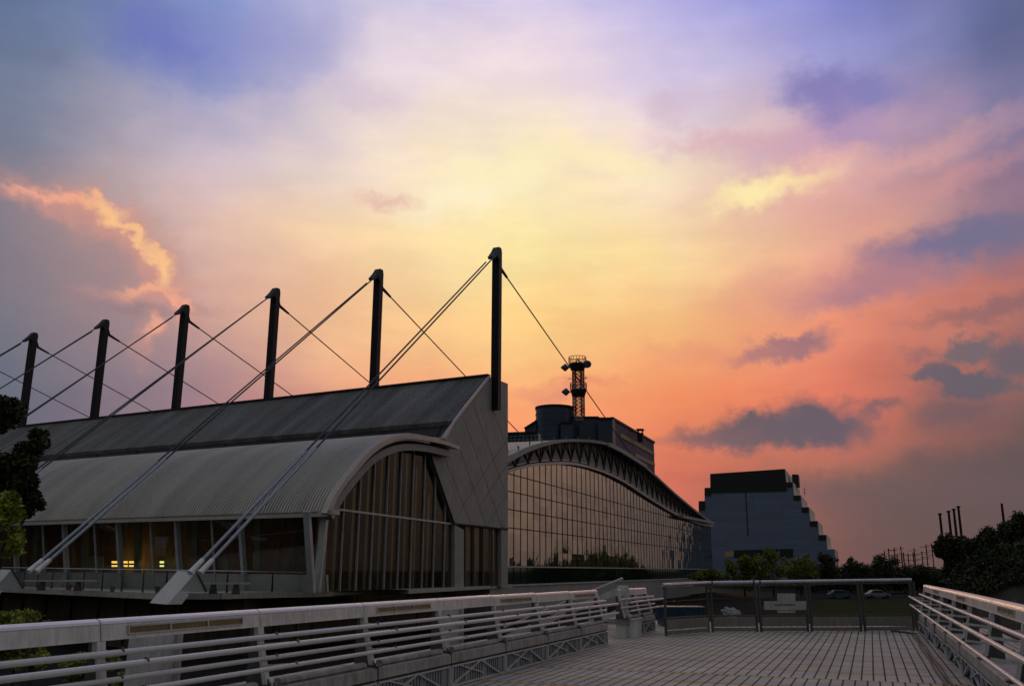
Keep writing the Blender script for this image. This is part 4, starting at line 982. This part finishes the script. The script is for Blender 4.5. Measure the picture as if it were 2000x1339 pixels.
for x, y in ((1115, 739), (1141, 738)):
    c = at(x, y, D5); m = MB(); m.bar(c-rt*.7, c+rt*.7, .1, .1); m.bar(c-Z*.35+rt*.3, c+Z*.5+rt*.3, .08, .08, E_); m.build('whip_antenna', 'red', tw)

# ------------------------------------------------------------------ stepped building
SD = 283.0
P6 = at(1533, 915, SD)
X6 = -L_
def p6(x, y): return onplane(x, y, P6, B_)
prof = [(1387.5, 925), (1533, 915.3), (1536, 941), (1548.5, 940.5), (1551, 967), (1564, 966.5), (1567, 990), (1580, 989.5), (1583, 1017), (1597, 1016.5), (1600, 1044), (1614, 1043.5), (1616, 1072), (1630, 1071.5), (1632, 1125), (1353, 1130), (1354, 1008), (1364.5, 1007.5), (1364.5, 978), (1376, 977.5), (1377, 952), (1388, 951.5)]
sb = thing('stepped_building', flat(p6(1480, 1120), -3), 'tall stepped blue-grey building with a darkened upper front at the far end of the square', 'building')
DP = 30
q6 = [p6(x, y) for x, y in prof]
q6[14] = flat(q6[14], -3); q6[15] = flat(q6[15], -3)
# near faces: front wall, pale flanks, dark fascia
m = MB(); m.poly(q6); m.poly([q+E_*DP for q in q6][::-1]); m.build('front_wall', 'steptile', sb, uvf=lambda v: (v.dot(L_), v.z))
m = MB()
for i in range(1, 14): m.poly([q6[i], q6[i]+E_*DP, q6[i+1]+E_*DP, q6[i+1]])
m.build('side_panels', 'steps', sb)
m = MB()
for i in list(range(15, 22)): j = (i+1) % 22; m.poly([q6[i], q6[i]+E_*DP, q6[j]+E_*DP, q6[j]])
m.poly([q6[0], q6[0]+E_*DP, q6[1]+E_*DP, q6[1]]); m.build('roof_steps', 'stepd', sb)
m = MB(); m.prism([p6(1387.5, 925), p6(1533, 915.3), p6(1537, 958), p6(1388, 962)], B_*.35); m.build('upper_front_shade', 'stepd', sb)  # thin dark sheet painting the shade over the upper front wall
for x0, y0, x1, y1 in ((1535, 941.2, 1547.5, 951), (1550, 967, 1563.5, 976), (1566, 990, 1579, 1000), (1582, 1017, 1596, 1027), (1599, 1044, 1613, 1054), (1376.5, 952.5, 1388, 968), (1365, 978.5, 1377, 996)):
    m = MB(); m.prism([p6(x0, y0), p6(x1, y0), p6(x1, y1), p6(x0, y1)], B_*.3); m.build('terrace_fascia', 'stepd', sb)
m = MB(); m.bar(p6(1456, 955), p6(1461, 1046), .25, .3, B_); m.build('vertical_joint', 'stepd', sb)
m = MB(); m.prism([p6(1434, 1074), p6(1549, 1071), p6(1549, 1088), p6(1434, 1088)], B_*.15); m.build('window_strip', 'stepd', sb)
m = MB(); m.prism([p6(1416, 1077), p6(1433, 1075), p6(1433, 1086), p6(1416, 1088)], B_*.12); m.build('lit_corner_window', 'cream', sb)
m = MB(); c = p6(1547, 921)+E_*DP*.5; m.box(c-Z*1.5, rt*1.0, E_*3, Z*1.9); m.build('plant_room', 'stepd', sb)
m = MB(); c = p6(1560, 955)+E_*DP*.95; m.bar(c, c+Z*3, .12, .12, E_)
for k in range(4): m.bar(c+Z*(1+k*.5)-rt*.5, c+Z*(1+k*.5)+rt*.5, .07, .07)
m.build('roof_aerial', 'dark', sb)

# ------------------------------------------------------------------ vegetation
def leafcloud(m, c, rad, n, size, seed, flat_=.75, shell=.45):
    rnd = random.Random(seed)
    for _ in range(n):
        while True:
            d = V((rnd.uniform(-1, 1), rnd.uniform(-1, 1), rnd.uniform(-1, 1)))
            if .1 < d.length < 1: break
        rr_ = shell+(1-shell)*rnd.random(); dn = d.normalized()
        k = 1+.35*mnoise.noise(dn*2.2+V((seed*3.1, 0, 0)))
        p = c+V((dn.x*rad[0], dn.y*rad[1], dn.z*rad[2]))*rr_*k
        s = size*rnd.uniform(.6, 1.3); ax = V((rnd.gauss(0, 1), rnd.gauss(0, 1), rnd.gauss(0, .6))).normalized(); ay = ax.cross(V((rnd.gauss(0, 1), rnd.gauss(0, 1), rnd.gauss(0, 1)))).normalized()
        m.add([p-ax*s*.5, p+ay*s*.28, p+ax*s*.5, p-ay*s*.28], [[0, 1, 2, 3]])
def tree(name, base, blobs, leaf, size, n, label, cat='tree', group=None, trunk_r=.12, seed=1):
    t = thing(name, base, label, cat, group); m = MB()
    top = sum([c for c, r in blobs], V((0, 0, 0)))/len(blobs)
    m.tube([base, base.lerp(top, .5)+V((.1, 0, 0)), top], [trunk_r, trunk_r*.7, trunk_r*.3], 8)
    for c, r in blobs: m.tube([base.lerp(top, .45), base.lerp(c, .8)+V((0, 0, .1)), c], [trunk_r*.5, trunk_r*.3, trunk_r*.1], 6)
    m.build('trunk', 'bark', t)
    m = MB(); vol = sum(r[0]*r[2] for c, r in blobs)
    for i, (c, r) in enumerate(blobs):
        k = int(n*r[0]*r[2]/vol)
        rnd = random.Random(seed*31+i)
        nc = max(3, int(7))
        for q in range(nc):
            d = V((rnd.uniform(-1, 1), rnd.uniform(-1, 1), rnd.uniform(-.9, 1))); d = d.normalized()*rnd.uniform(.35, .8)
            leafcloud(m, c+V((d.x*r[0], d.y*r[1], d.z*r[2])), (r[0]*.5, r[1]*.5, r[2]*.42), k//nc, size, seed*77+i*9+q)
    m.build('crown', leaf, t); return t
# big near tree at left edge: dark upper crown
def bl(lst, dep): return [(at(x, y, dep+dd), (rx*dep/F, rx*dep/F, ry*dep/F)) for x, y, rx, ry, dd in lst]
tree('broadleaf_tree', V((-9.6, 14.5, -3)), bl([(-20, 820, 55, 50, 0), (-30, 900, 80, 60, 0), (35, 905, 55, 45, -.3), (30, 955, 42, 42, 0), (-20, 980, 60, 50, .3), (62, 985, 22, 26, -.2), (70, 862, 30, 28, -.3), (0, 800, 40, 30, 0), (60, 930, 30, 34, -.2)], 15), 'leafd', .095, 26000, 'dark broadleaf tree cut by the left border, in front of the roof end', trunk_r=.16, seed=3)
tree('young_tree', V((-7.6, 10.6, -3)), bl([(10, 1000, 34, 34, 0), (35, 1050, 22, 26, 0), (12, 1070, 34, 22, .2)], 11.5), 'leafb', .10, 1700, 'young tree with bright yellow-green leaves low at the left border', trunk_r=.05, seed=5)
tree('young_tree', V((-6.4, 12.6, -3)), bl([(0, 1215, 70, 28, 0), (60, 1222, 42, 22, -.2), (30, 1275, 90, 40, 0), (180, 1300, 60, 40, .3)], 13), 'leafb', .08, 7000, 'yellow-green tree top seen over and through the left railing at the bottom left corner', trunk_r=.1, seed=8)
tree('bush', V((at(270, 1330, 15).x, at(270, 1330, 15).y, -3)), bl([(265, 1325, 40, 35, 0)], 14.5), 'leafb', .09, 900, 'small green bush seen between the lower tubes of the left railing', 'bush', seed=12, trunk_r=.05)
# bushes in front of stepped building
gi = 'bushes and trees in front of the stepped building'
for i, (x, y, rx, ry, dep, lf, lab) in enumerate([
  (1452, 1106, 34, 32, 168, 'leafm', 'wide olive-green tree in front of the left half of the stepped building'),
  (1562, 1108, 40, 28, 172, 'leafm', 'olive-green tree in front of the window strip of the stepped building'),
  (1508, 1102, 40, 34, 166, 'leafm', 'tall olive-green tree in the middle, before the left end of the window strip'),
  (1385, 1124, 42, 14, 150, 'leafm', 'low olive shrub at the right end of the mirror-glass hall'),
  (1610, 1108, 36, 30, 178, 'leafd', 'dark tree covering the lower right corner of the stepped building'),
  (1668, 1112, 26, 24, 190, 'leafd', 'dark wispy tree just right of the stepped building'),
  (1722, 1104, 36, 26, 195, 'leafd', 'dark flat-topped tree left of the thin far poles'),
  (1790, 1118, 44, 18, 200, 'leafd', 'low dark tree under the thin far poles')]):
    k = dep/F; b = at(x, y, dep); tree('tree' if i != 3 else 'shrub', flat(b, -3), [(at(x-rx*.45, y+ry*.1, dep), (rx*k*.6, rx*k*.6, ry*k*.85)), (at(x+rx*.45, y+ry*.15, dep), (rx*k*.6, rx*k*.6, ry*k*.8)), (at(x, y-ry*.15, dep), (rx*k*.55, rx*k*.5, ry*k*.9)), (at(x, y+ry*.9, dep), (rx*k*.9, rx*k*.5, ry*k*.6))], lf, .45, 4200, lab, 'tree' if i != 3 else 'shrub', gi, .2, 20+i)
# dark hedge line hiding the far ground
m = MB()
for k in range(22):
    x = 1560+k*14; c = at(x, 1130, 205); leafcloud(m, c, (2.6, 2.6, 2.9), 420, .85, 300+k)
m.build('far_hedge', 'leafd', label='long dark hedge line far beyond the gate', cat='hedge')
# right: grassy bank with trees on top
bankp = [(1846, 1136, 50.5), (1890, 1100, 49), (1925, 1082, 48), (1960, 1070, 47), (2010, 1062, 46), (2080, 1055, 45), (2200, 1050, 44)]
m = MB(); topv = [at(*p) for p in bankp]; botv = [flat(p, -3)+V((-1.5, -14, 0)) for p in topv]
bg_ = [[botv[i].lerp(topv[i], k/8)+Z*(.5*math.sin(k/8*math.pi)+.25*mnoise.noise(V((i*.9, k*.8, 2)))) for i in range(len(topv))] for k in range(9)]
n = len(topv); m.add([p for r_ in bg_ for p in r_], [[r*n+i, r*n+i+1, (r+1)*n+i+1, (r+1)*n+i] for r in range(8) for i in range(n-1)], True); m.build('grass_bank', 'bank', kind='structure')
m = MB(); rnd = random.Random(4)
for _ in range(1500):
    i = rnd.randrange(len(topv)-1); f, g_ = rnd.random(), rnd.random()*.55
    p = topv[i].lerp(topv[i+1], f).lerp(botv[i].lerp(botv[i+1], f), g_*.6)+Z*(.55*math.sin(g_*.6*math.pi)+.1)
    leafcloud(m, p, (.45, .45, .28), 9, .22, rnd.randrange(9999))
m.build('ground_cover', 'leafd', label='low rough planting covering the bank', cat='ground cover', kind='stuff')
for i, (x, y, rx, ry, dep, lab) in enumerate([
  (1853, 1080, 28, 50, 60, 'dark bushy tree left-most on the grassy bank, under the four tall poles'),
  (1905, 1074, 44, 42, 58, 'dark tree on the grassy bank between the four poles and the single pole'),
  (1958, 1052, 44, 46, 55, 'dark tree on the grassy bank at the foot of the single pole'),
  (2006, 1040, 48, 48, 52, 'dark tree on the grassy bank cut by the right border')]):
    k = dep/F; b = at(x, y+ry, dep)
    tree('tree', V((b.x, b.y, b.z-.8)), [(at(x-rx*.4, y, dep), (rx*k*.65, rx*k*.6, ry*k*.8)), (at(x+rx*.4, y-ry*.1, dep), (rx*k*.65, rx*k*.6, ry*k*.85)), (at(x, y+ry*.55, dep), (rx*k*1.1, rx*k*.6, ry*k*.7))], 'leafd', .2, 9000, lab, 'tree', 'dark trees on the grassy bank', .15, 60+i)

# ------------------------------------------------------------------ far poles
pl = [(1835, 1003, 1841, 1050, 0), (1852, 998, 1858, 1050, 0), (1862, 994, 1868, 1050, 0), (1871, 989, 1878, 1050, 0), (1956, 985, 1960, 1030, 1)]
names = ['first from the left of four tall dark poles above the bank trees', 'second from the left of four tall dark poles above the bank trees', 'third from the left of four tall dark poles above the bank trees', 'fourth from the left and tallest of four dark poles above the bank trees', 'single dark pole rising behind the right-hand bank trees']
for (x0, y0, x1, y1, k), nm in zip(pl, names):
    d_ = 78; p, q = at(x0+.5, y0, d_), at(x1, y1, d_); q = V((p.x, p.y, -3)); t = thing('flood_light_pole', q, nm, 'pole', 'tall poles beyond the bank')
    m = MB(); m.tube([q, p], [.16, .1], 8); m.build('shaft', 'dark', t)
    if not k: m = MB(); m.bar(p-rt*.12, p+rt*.12, .2, .1); m.box(p, rt*.14, E_*.12, Z*.06); m.bar(p-rt*.14-Z*.03, p+rt*.14-Z*.03, .2, .09); m.build('head', 'dark', t)
    else: m = MB(); m.tube([p-Z*.02, p+Z*.12], [.12, .09], 8); m.build('head', 'dark', t)
fx = [(1735, 1070), (1746, 1069), (1759, 1066), (1764, 1078), (1773, 1080), (1783, 1078), (1785, 1070), (1800, 1076), (1808, 1063), (1819, 1060), (1752, 1082), (1727, 1076)]
fx.sort()
om = ['first', 'second', 'third', 'fourth', 'fifth', 'sixth', 'seventh', 'eighth', 'ninth', 'tenth', 'eleventh', 'twelfth']
for i, (x, y) in enumerate(fx):
    p = at(x, y, 240); b = flat(p, -3); t = thing('rail_line_pole', b, 'thin far catenary pole, %s from the left of the far row' % om[i], 'pole', 'thin far poles on the horizon')
    m = MB(); m.bar(b, p, .28, .28, E_); m.build('shaft', 'dark', t)
    m = MB()
    for q in range(3): m.bar(p-Z*(.6+q*1.3)-rt*1.6, p-Z*(.6+q*1.3)+rt*(1.9 if i % 2 else .9), .1, .1)
    m.build('cross_arm', 'dark', t)

# ------------------------------------------------------------------ cars on the far car park, cone on the lower road
def car(c, dx, col, lab):
    t = thing('parked_car', c, lab, 'car', 'cars beyond the gate'); dy = V((-dx.y, dx.x, 0))
    prof_ = [(-2.1, .35), (-2.1, .8), (-1.6, .95), (-1.0, 1.42), (.5, 1.45), (1.15, .98), (2.0, .82), (2.15, .5), (2.1, .32)]
    m = MB(); m.prism([c+dx*x+Z*z-dy*.8 for x, z in prof_], dy*1.6); m.build('body', col, t)
    m = MB(); m.prism([c+dx*x+Z*z-dy*.815 for x, z in [(-1.35, .98), (-.92, 1.34), (.42, 1.36), (.95, .98)]], dy*1.63); m.build('windows', 'band', t)
    for sx in (-1.3, 1.35):
        for sy in (-1, 1): m = MB(); m.tube([c+dx*sx+Z*.33+dy*sy*.62, c+dx*sx+Z*.33+dy*sy*.84], .33, 14); m.build('wheel', 'tyre', t)
car(flat(at(1714, 1163, 160), -3), rt.copy().normalized(), 'carw', 'white car parked beyond the lawn, seen through the gate glass at right')
car(flat(at(1640, 1164, 158), -3), rt.copy().normalized(), 'carb', 'blue car parked beyond the lawn, seen through the middle gate glass')
c = at(503, 1285, 44); c.z = -3
t = thing('traffic_cone', c, 'small orange traffic cone on the lower road, seen through the left railing', 'cone')
m = MB(); m.box(c+Z*.03, V((.22, 0, 0)), V((0, .22, 0)), Z*.03); m.build('base', 'orange', t)
m = MB(); m.tube([c+Z*.06, c+Z*.5], [.15, .05], 12); m.build('cone', 'orange', t)
m = MB(); m.tube([c+Z*.3, c+Z*.45], [.125, .1], 12); m.build('reflective_band', 'sign', t)
for o in bpy.data.objects:
    if '_w' in o: del o['_w']
